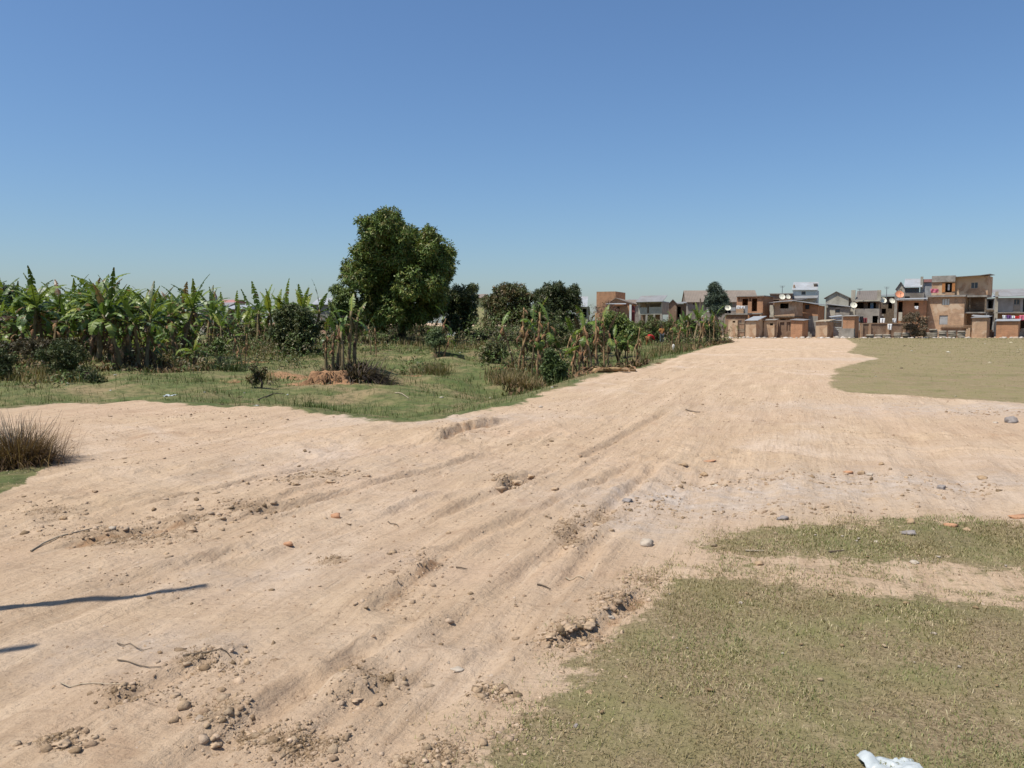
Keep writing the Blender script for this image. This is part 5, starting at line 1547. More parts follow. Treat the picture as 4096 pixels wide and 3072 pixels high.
        # end walls under the slopes
        for x in ((a + .12, a + .3), (b - .3, b - .12)):
            mb.poly([(x[0], y0 + .25, ze - t), (x[0], y0 + depth - .25, ze - t), (x[0], ym, zr - t - .02), (x[1], y0 + .25, ze - t), (x[1], y0 + depth - .25, ze - t), (x[1], ym, zr - t - .02)],
                    [(0, 2, 1), (3, 4, 5), (0, 1, 4, 3), (1, 2, 5, 4), (2, 0, 3, 5)])
        return mb.build('roof', M[mat], self.root)

    def gable_y(self, r, apex, depth, wall, roof, y0=0.0, over=.18, base=None):
        """gable end facing the camera; apex = photo point of the ridge, r = wall rectangle to the eaves"""
        a, b, c, d = self.rect(r, y0)
        xa, za = self.s(apex[0], y0), self.z(apex[0], apex[1], y0)
        if base is None: c = -.25
        P = [(a, y0, c), (b, y0, c), (b, y0, d), (xa, y0, za), (a, y0, d)]
        Q = [(x, y0 + depth, z) for x, y, z in P]
        MB().poly(P + Q, [(0, 1, 2, 3, 4), (9, 8, 7, 6, 5), (0, 5, 6, 1), (1, 6, 7, 2), (2, 7, 8, 3), (3, 8, 9, 4), (4, 9, 5, 0)]).build('wall', M[wall], self.root)
        mb = MB()
        for (ex, ez) in ((a, d), (b, d)):
            dx, dz = ex - xa, ez - za
            k = 1 + over / max(.3, math.hypot(dx, dz)) * 1.3
            ox, oz = xa + dx * k, za + dz * k
            lift, t = .012, .07
            pts = [(xa, za + lift), (ox, oz + lift)]
            y_a, y_b = y0 - over, y0 + depth + over
            if ex < xa: mb.hexa([(ox, y_a, oz + lift), (xa, y_a, za + lift), (xa, y_b, za + lift), (ox, y_b, oz + lift), (ox, y_a, oz + lift + t), (xa, y_a, za + lift + t), (xa, y_b, za + lift + t), (ox, y_b, oz + lift + t)])
            else: mb.hexa([(xa, y_a, za + lift), (ox, y_a, oz + lift), (ox, y_b, oz + lift), (xa, y_b, za + lift), (xa, y_a, za + lift + t), (ox, y_a, oz + lift + t), (ox, y_b, oz + lift + t), (xa, y_b, za + lift + t)])
        mb.build('roof', M[roof], self.root)

    def window(self, r, mat='pale_wood', y0=0.0, panes=2, glass='glass', deep=.08):
        """frame with its panes, set into an opening"""
        a, b, c, d = self.rect(r, y0)
        w = .05
        fr = MB()
        ya, yb = y0 + deep - .03, y0 + deep + .03
        fr.box(a, b, ya, yb, d - w, d).box(a, b, ya, yb, c, c + w).box(a, a + w, ya, yb, c + w, d - w).box(b - w, b, ya, yb, c + w, d - w)
        for k in range(1, panes):
            x = a + (b - a) * k / panes
            fr.box(x - w / 2, x + w / 2, ya, yb, c + w, d - w)
        o = fr.build('window', M[mat], self.root)
        for k in range(panes):
            x0 = a + (b - a) * k / panes + w * .6; x1 = a + (b - a) * (k + 1) / panes - w * .6
            MB().box(x0, x1, y0 + deep, y0 + deep + .012, c + w, d - w).build('pane', M[glass], o)
        return o

    def panel(self, name, r, y, mat, th=.05, parent=None):
        a, b, c, d = self.rect(r, y)
        return MB().box(a, b, y - th, y, c, d).build(name, M[mat], parent or self.root)


# --- unfinished brick house with a flat roof
h = Fac('brick_house', 'unfinished orange brick house with flat roof and open window and door holes', R6, 470, 94, -36)
h.shell((470, 520, 985, 1290), 3.6, 'brick_orange', [(500, 540, 524, 580), (578, 565, 690, 695), (718, 545, 742, 615), (765, 560, 870, 812), (760, 905, 900, 1200), (480, 900, 600, 1200)])
h.box('roof', (455, 505, 1005, 522), -.25, 3.75, 'concrete')
h.box('ledge', (680, 845, 960, 868), -.55, -.002, 'concrete')
h.box('pier', (925, 868, 962, 1290), -.5, -.12, 'brick_tan', ground_=True)
h.box('parapet', (460, 765, 605, 850), -1.7, -1.4, 'brick_tan')
h.box('terrace', (240, 850, 690, 880), -2.0, -.56, 'concrete')
h.box('terrace_wall', (250, 881, 640, 1290), -1.8, -.9, 'brick_brown', ground_=True)
h.panel('shutter', (350, 735, 455, 800), -1.45, 'cement_blue')
h.panel('sheet', (610, 700, 690, 850), -1.3, 'roof_grey')

# --- brown roofed house behind the slender tree
h = Fac('brown_roofed_house', 'pale walled house with a long brown roof behind the slender tree', R5, 1660, 104, -6)
h.shell((1660, 470, 2640, 800), 5.0, 'cement', [(1730, 480, 1790, 520), (1980, 500, 2060, 640), (2200, 500, 2300, 640)])
h.gable_x((1630, 300, 2710, 470), 5.6, 'roof_tan')
h.window((1730, 480, 1790, 520))
h.panel('post', (1940, 485, 1975, 620), -.3, 'white_wall', .15)
h.panel('door', (2000, 510, 2055, 640), .1, 'dark_cloth')

# --- balcony house and its orange brick wing
h = Fac('balcony_house', 'two storey house with a tan brick balcony room under a sloping sheet roof', R6, 1210, 91.5, -36)
h.shell((1210, 630, 1612, 905), 3.0, 'brick_tan', [(1320, 655, 1490, 757)], ground_=False)
h.box('floor_beam', (1200, 905, 1615, 930), -.05, 3.0, 'wood')
h.sheet((1110, 640), (1640, 592), -.6, 3.4, .25, 'roof_grey', over=.05)
h.box('post', (1232, 930, 1252, 1290), .0, .15, 'wood', ground_=True)
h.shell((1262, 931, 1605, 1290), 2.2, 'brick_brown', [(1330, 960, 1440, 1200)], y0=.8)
h.box('side_wall', (1120, 690, 1200, 930), .6, 2.6, 'cement_light')
h = Fac('brick_wing', 'orange brick wing with one square window, right of the balcony room', R6, 1650, 94, -33)
h.shell((1650, 625, 2075, 1290), 3.4, 'brick_orange', [(1805, 665, 1905, 775), (1800, 950, 1890, 1190)], zt_right=700)
h.sheet((1625, 605), (2110, 680), -.5, 3.6, .02, 'roof_grey', over=.08)
h.window((1805, 665, 1905, 775), 'orange_wood', panes=1)
h.panel('plaster', (1892, 905, 2073, 1290), -.003, 'cement', .03)
h.panel('door', (1800, 950, 1890, 1190), .12, 'dark_cloth')

# --- white attic storey with chimney
h = Fac('white_house', 'white attic storey with a small window, pale roof and brick chimney', R6, 1560, 101, -24)
h.shell((1560, 395, 2040, 1250), 4.0, 'white_wall', [(1735, 418, 1820, 488)])
h.window((1735, 418, 1820, 488), 'pale_wood', panes=1)
h.sheet((1545, 388), (2050, 388), -.3, 2.0, 1.05, 'roof_pale')
h.sheet((1545, 560), (2055, 545), -1.6, -.02, .35, 'roof_grey', 'lower_roof')
o = h.box('chimney', (1975, 285, 2030, 372), .6, 1.1, 'brick_brown')
h.box('chimney_cap', (1965, 262, 2040, 283), .5, 1.2, 'concrete', o)
h.box('gable_post', (1572, 290, 1602, 375), .2, .5, 'brick_tan')

# --- grey flat house behind
h = Fac('grey_house', 'low grey flat roofed house between the brick shell and the white attic', R6, 1120, 100, -20)
h.shell((1120, 470, 1560, 1250), 4.0, 'brick_brown', [(1180, 585, 1300, 610)])
h.box('roof', (1110, 458, 1570, 476), -.2, 4.2, 'concrete')

# --- gable house
h = Fac('gable_house', 'grey gabled house with a lean-to and small window, behind the metal gate', R7, 250, 97, -26)
h.gable_y((250, 545, 700, 720), (455, 432), 4.5, 'cement_light', 'roof_brown')
h.shell((270, 735, 720, 1200), 1.6, 'cement', [(445, 765, 535, 840)], y0=-1.62)
h.sheet((250, 665), (735, 722), -1.9, -.02, .1, 'roof_grey', 'lean_to_roof')
h.window((445, 765, 535, 840), 'wood', y0=-1.62, panes=1)
h.panel('plaster', (335, 775, 440, 900), -1.625, 'cement_light', .03)

# --- house with brown roof between pale gable parapets
h = Fac('parapet_house', 'two storey house with brown roof between pale parapet gables and a deep veranda', R7, 775, 96, -28)
h.shell((775, 762, 1310, 1300), 4.6, 'cement', [(1180, 900, 1300, 1045)])
h.shell((790, 620, 1305, 760), 3.2, 'brick_brown', [(850, 640, 1000, 755), (1080, 640, 1240, 750)], y0=1.4, ground_=False)
h.gable_x((830, 405, 1255, 590), 4.8, 'roof_brown', y0=-.1)
for r_ in ((745, 395, 828, 770), (1258, 395, 1330, 600)):
    h.box('parapet', r_, .0, .3, 'cement_light')
h.box('beam', (780, 588, 1320, 615), -.15, .05, 'cement_light')
for u_ in (790, 1295):
    h.box('post', (u_, 615, u_ + 16, 764), .0, .15, 'wood')
h.panel('curtain', (1130, 640, 1190, 760), 1.3, 'cloth_blue')
h.panel('side_pier', (745, 771, 835, 900), .0, 'cement_light', .1)

# --- dormer house and the brick front below it
h = Fac('dormer_house', 'tall grey house with a pointed dormer and white roof', R7, 1600, 105, -28)
h.shell((1600, 440, 2180, 1200), 4.5, 'cement', [(1800, 520, 1900, 550)])
h.gable_y((1630, 360, 1795, 445), (1712, 240), 3.0, 'cement_light', 'roof_grey', base=1)
h.window((1690, 375, 1735, 420), 'wood', y0=-.06, panes=1)
h.sheet((1775, 330), (2130, 330), -.3, 2.2, 1.15, 'roof_pale')
h.shell((1800, 345, 2075, 438), 1.5, 'cement_blue', [(1815, 360, 2065, 432)], y0=.2, ground_=False)
h.window((1815, 360, 2065, 432), 'wood', y0=.2, panes=4)
h = Fac('brick_lean_to', 'orange brick lean-to with a dark doorway under a pale roof edge', R7, 1640, 97, -30)
h.shell((1640, 600, 2235, 1300), 3.0, 'brick_orange', [(1672, 612, 1765, 830), (1990, 640, 2080, 710)])
h.sheet((1625, 575), (2250, 560), -.8, 3.2, .2, 'roof_pale')
h.box('pier', (1600, 600, 1655, 1300), -.3, .0, 'cement', ground_=True)
h.box('block_pile', (1690, 830, 1760, 1000), -.7, -.32, 'cement_light')

# --- shack clutter between the two houses
h = Fac('dark_shack', 'dark timber shack in the gap between the veranda house and the dormer house', R7, 1330, 100, -24)
h.shell((1330, 520, 1600, 1250), 3.0, 'wood', [(1345, 760, 1440, 860), (1480, 640, 1560, 760)])
h.sheet((1325, 500), (1610, 490), -.4, 3.2, .2, 'roof_grey')
h.panel('board', (1320, 870, 1400, 1040), -.5, 'cement')

# --- three storey house
h = Fac('three_storey_house', 'three storey tan brick house, tallest building on the right', R8, 300, 96, -37)
h.shell((300, 530, 1030, 1290), 4.5, 'brick_tan', [(585, 560, 740, 695), (545, 890, 715, 1075)])
h.box('slab', (290, 495, 1050, 528), -.35, 4.6, 'concrete')
h.shell((375, 125, 828, 494), 3.8, 'brick_plaster', [(640, 252, 772, 440)], ground_=False, y0=.25)
h.box('beam', (370, 112, 832, 235), .08, .24, 'concrete')
h.shell((832, 120, 1478, 494), 4.0, 'brick_plaster', [(1140, 240, 1280, 362)], ground_=False, y0=.55)
h.sheet((815, 132), (1340, 96), -.4, 4.6, .1, 'roof_grey')
h.sheet((1320, 98), (1500, 72), -.2, 4.6, .1, 'roof_grey', 'roof_end')
h.window((1140, 240, 1280, 362), 'cement_light', y0=.55)
h.window((585, 560, 740, 695), 'pale_wood', panes=3, glass='white_wall')
h.panel('shutter', (578, 250, 638, 440), .22, 'orange_wood')
h.panel('shutter', (775, 250, 832, 420), .22, 'orange_wood')
h.panel('curtain', (690, 280, 728, 400), .6, 'cloth_white')
h.window((545, 890, 715, 1075), 'cement', panes=1, glass='cement_blue')
h.box('floor_slab', (1035, 496, 1470, 530), .5, 4.5, 'concrete')
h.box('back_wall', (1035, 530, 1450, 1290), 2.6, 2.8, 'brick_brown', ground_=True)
h.box('corner_post', (1428, 528, 1462, 1290), .6, .85, 'wood', ground_=True)
h.box('corner_post', (1120, 528, 1145, 830), .9, 1.1, 'wood')
for k in range(6):
    v = 640 + k * 32
    h.box('stair_tread', (1250, v, 1425, v + 14), 1.0 + .18 * k, 1.25 + .18 * k, 'wood')
h.box('landing', (1035, 825, 1450, 850), .4, 2.6, 'concrete')
h.sheet((1180, 895), (1500, 915), -.6, 1.0, .15, 'roof_pale', 'porch_roof')

h = Fac('rear_block', 'grey rear block with red roof edge, left of the three storey house', R8, 180, 104, -26)
h.shell((185, 240, 375, 1200), 3.0, 'cement_blue')
h.box('roof', (170, 180, 385, 238), -.2, 3.0, 'roof_pink')
h.box('parapet', (150, 130, 205, 480), -.3, -.002, 'cement_light')
h = Fac('narrow_shop', 'narrow dark recessed house between the tall house and the right one', R8, 1465, 100, -28)
h.shell((1465, 560, 1625, 1280), 3.0, 'cement_blue', [(1475, 590, 1600, 760), (1475, 880, 1600, 1250)])
h.sheet((1455, 545), (1635, 520), -.5, 3.2, .3, 'roof_pale')
h.box('balcony', (1465, 775, 1610, 815), -.5, -.002, 'wood')

h = Fac('right_house', 'pale rendered house with grey roof at the right picture edge', R8, 1660, 98, -20)
h.shell((1660, 545, 2700, 830), 4.6, 'cement_blue', [(1995, 568, 2115, 680), (2180, 570, 2260, 830), (2400, 570, 2500, 680)], ground_=False)
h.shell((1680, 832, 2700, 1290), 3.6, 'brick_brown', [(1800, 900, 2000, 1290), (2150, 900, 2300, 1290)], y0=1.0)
h.sheet((1640, 520), (2720, 490), -.7, 2.4, .95, 'roof_grey')
h.box('parapet', (1640, 425, 1690, 1290), -.5, .0, 'cement_light', ground_=True)
h.box('balcony_slab', (1655, 828, 2700, 848), -.5, 1.0, 'concrete')
h.window((1995, 568, 2115, 680), 'pale_wood')
h.panel('board', (1995, 690, 2125, 820), -.02, 'cement', .05)

# --- houses behind the thicket, left of the slender tree
h = Fac('grey_hut', 'small hut with pale sheet roof right of the bushy trees', R5, 10, 95, -8)
h.shell((10, 540, 190, 800), 3.0, 'cement_light', [(110, 570, 180, 700)])
h.sheet((0, 540), (180, 540), -.4, 1.6, 1.25, 'roof_pale')
h.sheet((100, 545), (215, 545), 1.62, 3.4, -.9, 'roof_grey', 'rear_roof')
h = Fac('brick_box_house', 'flat topped orange brick box rising behind the bare shrub', R5, 315, 112, -22)
h.shell((315, 318, 595, 900), 5.5, 'brick_orange')
h = Fac('orange_gable_house', 'low orange brick house with a long sloping roof', R5, 480, 100, -16)
h.shell((480, 520, 805, 830), 4.0, 'brick_orange', [(600, 540, 660, 640)], zt_right=525)
h.sheet((450, 500), (745, 500), -.7, -.05, .1, 'roof_pale', 'porch_roof')
h.gable_y((480, 500, 830, 520), (600, 420), 5.0, 'brick_orange', 'roof_tan', y0=.2, base=1)
h.sheet((600, 415), (900, 500), .5, 5.5, .05, 'roof_tan', 'long_roof')
h.box('pier', (800, 510, 830, 830), -.3, .0, 'white_wall', ground_=True)
h.box('side_door', (835, 530, 880, 830), .3, .5, 'cloth_maroon', ground_=True)
h = Fac('cement_house', 'grey cement house with a veranda opening raised on short stilts', R5, 935, 92, -24)
h.shell((935, 470, 1280, 655), 3.4, 'cement_light', [(950, 480, 1060, 552), (1062, 482, 1090, 640), (1092, 480, 1270, 545)], ground_=False)
h.sheet((895, 470), (1290, 462), -.5, 1.7, .75, 'roof_grey')
h.sheet((895, 470), (1290, 462), 1.72, 3.9, -.7, 'roof_grey', 'rear_roof')
h.gable_y((1272, 475, 1284, 655), (1278, 470), 3.2, 'cement', 'roof_grey', y0=.1, base=1)
for u_ in (940, 1040, 1150, 1255):
    h.box('stilt', (u_, 655, u_ + 30, 830), .0, .25, 'cement', ground_=True)
h.box('rear_plinth', (940, 660, 1275, 830), 1.5, 1.7, 'brick_brown', ground_=True)
h = Fac('rear_gable_house', 'narrow brown gable wall right behind the cement house', R5, 1385, 97, -10)
h.gable_y((1385, 495, 1495, 800), (1440, 440), 3.5, 'brick_brown', 'roof_grey')
h = Fac('dark_hut', 'low dark hut left of the brown roofed house', R5, 1490, 100, -8)
h.shell((1490, 500, 1640, 800), 3.0, 'wood', [(1510, 540, 1560, 700)])
h.sheet((1480, 495), (1650, 480), -.4, 3.2, .2, 'roof_grey')
for i, (a, b, v0, v1, mt, Y, lab) in enumerate(((690, 900, 440, 520, 'roof_tan', 118, 'low house with tan roof peeping over the long sloping roof'),
                                            (820, 960, 430, 500, 'roof_grey', 128, 'farther low house with grey roof left of the cement house'))):
    h = Fac('far_house', lab, R5, a, Y, -5)
    h.shell((a, v1, b, 800), 4, 'cement', [(a + 40, v1 + 15, a + 70, v1 + 60)])
    h.gable_x((a - 20, v0, b + 20, v1), 4.8, mt)

# --- pale roofs glimpsed over the pasture on the left
for i, (R, a, b, vr, ve, vb, Y, wall, roof, lab) in enumerate((
        (R2, 270, 430, 600, 650, 900, 105, 'cement_light', 'roof_pale', 'pale roofed house leftmost beyond the plantation gap'),
        (R2, 400, 560, 580, 630, 900, 98, 'cement_light', 'roof_grey', 'grey roofed house beyond the gap, middle of three'),
        (R2, 470, 640, 550, 580, 900, 125, 'white_wall', 'roof_pink', 'white house with faded red roof beyond the gap'),
        (R2, 560, 760, 610, 650, 900, 92, 'brick_brown', 'roof_pale', 'low house with pale roof right in the plantation gap'),
        (R2, 1525, 1720, 530, 600, 900, 96, 'cement', 'roof_pale', 'grey house with a pale roof between the dark tree and big mango'),
        (RZ(1300, 800, .3617), 1290, 1500, 1060, 1095, 1500, 110, 'white_wall', 'roof_pink', 'house with faded red roof behind the big mango'),
        (RZ(1300, 800, .3617), 1650, 1760, 1040, 1080, 1500, 105, 'yellow_wall', 'roof_tan', 'yellow walled house between the trees right of the big mango'))):
    h = Fac('far_house', lab, R, a, Y, -6)
    h.shell((a, ve, b, vb), 4.5, wall, [(a + (b - a) * .3, ve + 30, a + (b - a) * .45, ve + 80)])
    h.gable_x((a - 15, vr, b + 15, ve), 5.2, roof)
h = Fac('garden_wall', 'pale garden wall with a post seen between the stems', R2, 720, 74, 0, 'wall')
h.box('wall', (720, 730, 770, 900), 0, .2, 'cement_light', ground_=True)
h.box('post', (772, 715, 800, 900), -.1, .25, 'cement_light', ground_=True)
h = Fac('church_spire', 'thin distant church tower beyond the plantation', R2, 412, 300, 0, 'tower')
h.box('tower', (415, 520, 452, 900), 0, 2.2, 'cement_blue', ground_=True)
a_, b_, c_, d_ = h.rect((415, 450, 452, 520))
MB().poly([(a_, 0, c_), (b_, 0, c_), (b_, 2.2, c_), (a_, 2.2, c_), ((a_ + b_) / 2, 1.1, d_)], [(0, 1, 4), (1, 2, 4), (2, 3, 4), (3, 0, 4)]).build('spire', M['roof_pink'], h.root)


# ------------------------------------------------------------------ sheds along the edge of the settlement
def shed(label, R, r, Y, th, depth, wall, roof, rp, holes=(), plinth=None, name='brick_shed'):
    h = Fac(name, label, R, r[0], Y, th, 'shed', 'small brick sheds in front of the houses')
    h.shell(r, depth, wall, list(holes))
    if roof: h.sheet(rp[0], rp[1], -.18, depth + .12, rp[2], roof, over=.06)
    if plinth: h.box('plinth', plinth, -.45, -.003, 'cement', ground_=True)
    return h


shed('tan brick shed nearest the banana stems, open at the top', R6, (312, 985, 495, 1295), 87, -34, 1.3, 'brick_plaster', None, None, [(395, 1000, 450, 1035)])
h = shed('brick shed with a tilted white sheet roof left of the rubble lot', R6, (655, 985, 860, 1295), 86.5, -40, 2.0, 'brick_plaster', 'roof_pale', ((645, 990), (885, 985), .45), name='brick_shed')
shed('plastered brick shed with a stone slab roof, third along', R6, (1012, 985, 1222, 1290), 87, -32, 1.2, 'brick_plaster', 'concrete', ((1005, 985), (1235, 980), .12), [(1130, 1045, 1195, 1090)])
shed('orange brick shed with a low peaked top before the orange wing', R6, (1545, 985, 1772, 1305), 86.5, -40, 1.7, 'brick_orange', 'roof_grey', ((1530, 975), (1790, 990), .12))
shed('low plastered shed with a tan slab roof left of the metal gate', R6, (2035, 1025, 2262, 1300), 87, -42, 1.8, 'brick_plaster', 'pale_wood', ((2000, 1015), (2290, 1000), .2))
shed('tall orange brick shed on a wide cement plinth right of the metal gate', R7, (600, 910, 828, 1310), 86.2, -38, 1.7, 'brick_orange', 'concrete', ((590, 905), (845, 900), .1), plinth=(525, 1150, 822, 1310))
shed('tan brick shed under the porch of the three storey house', R8, (1195, 940, 1488, 1335), 87.5, -40, 1.8, 'brick_tan', 'roof_grey', ((1180, 935), (1510, 925), .15), [(1140, 960, 1200, 1100)][:0])
shed('orange brick shed before the right house, hung with washing', R8, (1675, 1010, 2110, 1325), 87.5, -36, 1.8, 'brick_orange', 'roof_pale', ((1655, 1000), (2125, 995), .2))

h = Fac('ruined_wall', 'ruined brick wall with two doorways left of the peaked shed', R6, 1262, 88.5, -20, 'wall')
h.shell((1262, 985, 1550, 1290), .3, 'brick_brown', [(1330, 1025, 1415, 1285), (1462, 1020, 1545, 1200)], top=False)
h.box('pier', (1250, 1000, 1285, 1280), -.35, -.002, 'brick_tan', ground_=True)
h = Fac('garden_wall', 'long brown brick garden wall behind the stacked tyres', R7, 955, 88, 0, 'wall')
h.box('wall', (955, 1055, 1965, 1320), 0, .22, 'brick_brown', ground_=True)
h.box('coping', (950, 1043, 1970, 1054), -.06, .28, 'brick_tan')
for u_ in (960, 1120, 1480, 1800):
    h.box('pier', (u_, 1060, u_ + 40, 1320), -.14, -.002, 'brick_tan', ground_=True)
h = Fac('brick_fence', 'low brick ledge before the three storey house', R8, 600, 89, -4, 'wall')
h.box('wall', (600, 1120, 1230, 1330), 0, .25, 'brick_brown', ground_=True)
for k in range(3):
    h.box('rail', (600, 1085 + 22 * k, 1225, 1097 + 22 * k), -.12, .3, 'brick_tan')
h = Fac('metal_gate', 'pale corrugated metal gate between two brick sheds', R7, 372, 88, -6, 'gate')
h.panel('sheet', (372, 925, 575, 1310), .0, 'metal_gate', .05)
h.sheet((355, 925), (590, 895), -.15, .5, .08, 'roof_pale', 'gate_roof')
for v_ in (1000, 1040, 1075):
    h.panel('slat', (375, v_, 572, v_ + 16), -.06, 'wood', .04)
h = Fac('wooden_gate', 'rough wooden frame gate between the first two sheds', R6, 495, 86.6, 0, 'gate')
for u_ in (495, 632):
    h.box('post', (u_, 1030, u_ + 14, 1300), -.05, .07, 'wood', ground_=True)
for v_ in (1035, 1165, 1195):
    h.box('rail', (510, v_, 631, v_ + 22), -.03, .05, 'pale_wood')
h.panel('panel', (510, 1066, 631, 1163), .04, 'brick_tan', .04)
h.panel('panel', (510, 1222, 631, 1300), .04, 'brick_tan', .04)
h = Fac('rubble_steps', 'dark stair and rubble between the brick shell and the sheds', R6, 870, 89, -6, 'rubble')
for k in range(5):
    h.box('block', (880 + k * 22, 1000 + k * 55, 1000, 1052 + k * 55), -.25 * k - .3, -.25 * k - .02 + .24, 'cement' if k % 2 else 'brick_brown')

# --- low tumbled brick walls that close the gaps between the sheds
for i, (R, u0, u1, v0, Y, mt, lab) in enumerate(((R6, 865, 1005, 1140, 88.4, 'brick_brown', 'tumbled low brick wall right of the white roofed shed'),
                                            (R6, 1228, 1258, 1080, 86.6, 'brick_tan', 'narrow pile of bricks right of the slab roofed shed'),
                                            (R6, 1780, 1960, 1225, 88.6, 'cement', 'low cement step in front of the orange wing'),
                                            (R7, 275, 372, 1215, 88.6, 'brick_plaster', 'low brick ledge left of the metal gate'),
                                            (R7, 835, 950, 1190, 89.0, 'brick_brown', 'shaded low wall right of the tall orange shed'),
                                            (R8, 1495, 1640, 1215, 88.6, 'brick_brown', 'tumbled bricks left of the shed with washing'),
                                            (R8, 2112, 2260, 1190, 88.0, 'cement', 'stacked cement blocks at the right picture edge'),
                                            (R8, 1085, 1190, 1170, 88.2, 'brick_plaster', 'low plastered stub wall left of the porch shed'))):
    h = Fac('low_wall', lab, R, u0, Y, -14, 'wall')
    r = random.Random(600 + i)
    n_ = 5
    for k in range(n_):
        a_, b_ = u0 + (u1 - u0) * k / n_, u0 + (u1 - u0) * (k + 1) / n_
        h.box('block', (a_, v0 + r.uniform(-45, 55), b_ - 1.5, 1300), r.uniform(-.12, .05), .3 + r.uniform(-.05, .15), mt, ground_=True)

# --- stacked tyres: each tyre a thing
def tyre_mesh():
    mb = MB()
    n, prof = 14, [(.20, -.085), (.33, -.095), (.385, -.06), (.395, 0), (.385, .06), (.33, .095), (.20, .085), (.19, 0)]
    k = len(prof)
    for i in range(n):
        a = 2 * math.pi * i / n
        mb.v += [(r_ * math.cos(a), r_ * math.sin(a), z_) for r_, z_ in prof]
    for i in range(n):
        for j in range(k):
            a0, a1 = i * k + j, i * k + (j + 1) % k
            b0, b1 = ((i + 1) % n) * k + j, ((i + 1) % n) * k + (j + 1) % k
            mb.f.append((a0, b0, b1, a1))
    return mb.mesh('tyre', True)


TY = tyre_mesh(); TY.materials.append(M['rubber'])
STK = [(R7, 1140, 2), (R7, 1310, 2), (R7, 1465, 2), (R7, 1685, 3), (R7, 1850, 3), (R8, 435, 5), (R8, 612, 4), (R8, 805, 4), (R8, 985, 4), (R8, 340, 3)]
for i, (R, pu, cnt) in enumerate(sorted(STK, key=lambda q: q[0](q[1], 0)[0])):
    u = R(pu, 0)[0] / DS
    p = on(u, 85.6 + (i % 3) * .3)
    for k in range(cnt):
        o = link('tyre', TY)
        o.location = p + Vector((random.uniform(-.05, .05), random.uniform(-.05, .05), .095 + k * .192))
        o.rotation_euler = (0, 0, random.uniform(0, 6))
        tag(o, 'dusty tyre, %s from the ground in the %s tyre stack from the left' % (ORD[k], ORD[i]), 'tyre', 'tyres stacked before the garden walls')

# --- satellite dishes
def dish(mat):
    root = empty('satellite_dish')
    mb = MB(); n = 14
    rings = [(.0, .0), (.2, .02), (.36, .075), (.45, .13)]
    mb.v.append((0, 0, 0))
    for rr, zz in rings[1:]:
        mb.v += [(rr * math.cos(2 * math.pi * k / n), -zz, rr * math.sin(2 * math.pi * k / n)) for k in range(n)]
    for k in range(n): mb.f.append((0, 1 + k, 1 + (k + 1) % n))
    for j in range(2):
        for k in range(n):
            a, b = 1 + j * n + k, 1 + j * n + (k + 1) % n
            mb.f.append((a, a + n, b + n, b))
    mb.build('reflector', M[mat], root, True)
    MB().tube([(0, -.1, -.42), (0, -.45, -.1)], .015, 5).build('feed_arm', M['steel'], root)
    MB().tube([(0, -.42, -.12), (0, -.5, -.05)], .035, 6).build('feed_horn', M['steel'], root)
    MB().tube([(0, .03, 0), (0, .12, -.1), (0, .12, -.75)], .025, 6).build('mast', M['steel'], root)
    return root


DP, DO = dish('dish'), dish('dish_orange')
for i, (R, px, py, Y, s, lab) in enumerate(((R6, 300, 750, 89.0, .95, 'cream satellite dish at the far left of the houses'),
                                       (R6, 1365, 532, 94.0, 1.0, 'cream satellite dish above the sloping balcony roof'),
                                       (R6, 1480, 530, 95.5, .85, 'cream satellite dish right behind the balcony roof, beside the white attic'),
                                       (R7, 805, 697, 92.6, 1.05, 'cream satellite dish on the left parapet of the veranda house'),
                                       (R7, 1385, 600, 95.0, 1.1, 'pale satellite dish over the dark shack, left one'),
                                       (R7, 1555, 612, 95.5, 1.0, 'pale satellite dish over the dark shack, right one'),
                                       (R7, 1708, 485, 98.0, 1.35, 'orange satellite dish below the pointed dormer'))):
    o = DO if 'orange' in lab else (DP if i == 0 else copy_tree(DP))
    o.location = at(*R(px, py), Y)
    o.rotation_euler = (math.radians(-28), 0, math.radians(-8 + 9 * (i % 3)))
    o.scale = (s * .8, s * .8, s * .8)
    tag(o, lab, 'satellite dish', 'satellite dishes on the houses')

# --- washing and sacks
def cloth(label, R, r, Y, mat, cat='laundry', name='hanging_cloth', seed=0):
    A, B = at(*R(r[0], r[1]), Y), at(*R(r[2], r[3]), Y)
    nx_, nz_ = 9, 8
    V, F = [], []
    rr = random.Random(seed + int(r[0]))
    for j in range(nz_):
        for i in range(nx_):
            s_, t_ = i / (nx_ - 1), j / (nz_ - 1)
            x = (B.x - A.x) * (s_ - .5) * (1 - .12 * t_ * math.sin(3 * s_ + seed)); z = (A.z - B.z) * (1 - t_)
            V.append((x, .07 * math.sin(s_ * 11 + t_ * 2 + seed) * (.3 + t_) + rr.uniform(-.015, .015), z + rr.uniform(-.03, .03) * t_))
    for j in range(nz_ - 1):
        for i in range(nx_ - 1):
            a = j * nx_ + i
            F.append((a, a + 1, a + nx_ + 1, a + nx_))
    mb = MB(); mb.poly(V, F)
    o = mb.build(name, M[mat], None, True)
    sm = o.modifiers.new('thick', 'SOLIDIFY'); sm.thickness = .015
    o.location = ((A.x + B.x) / 2, Y, B.z)
    return tag(o, label, cat, 'washing hung out at the houses')


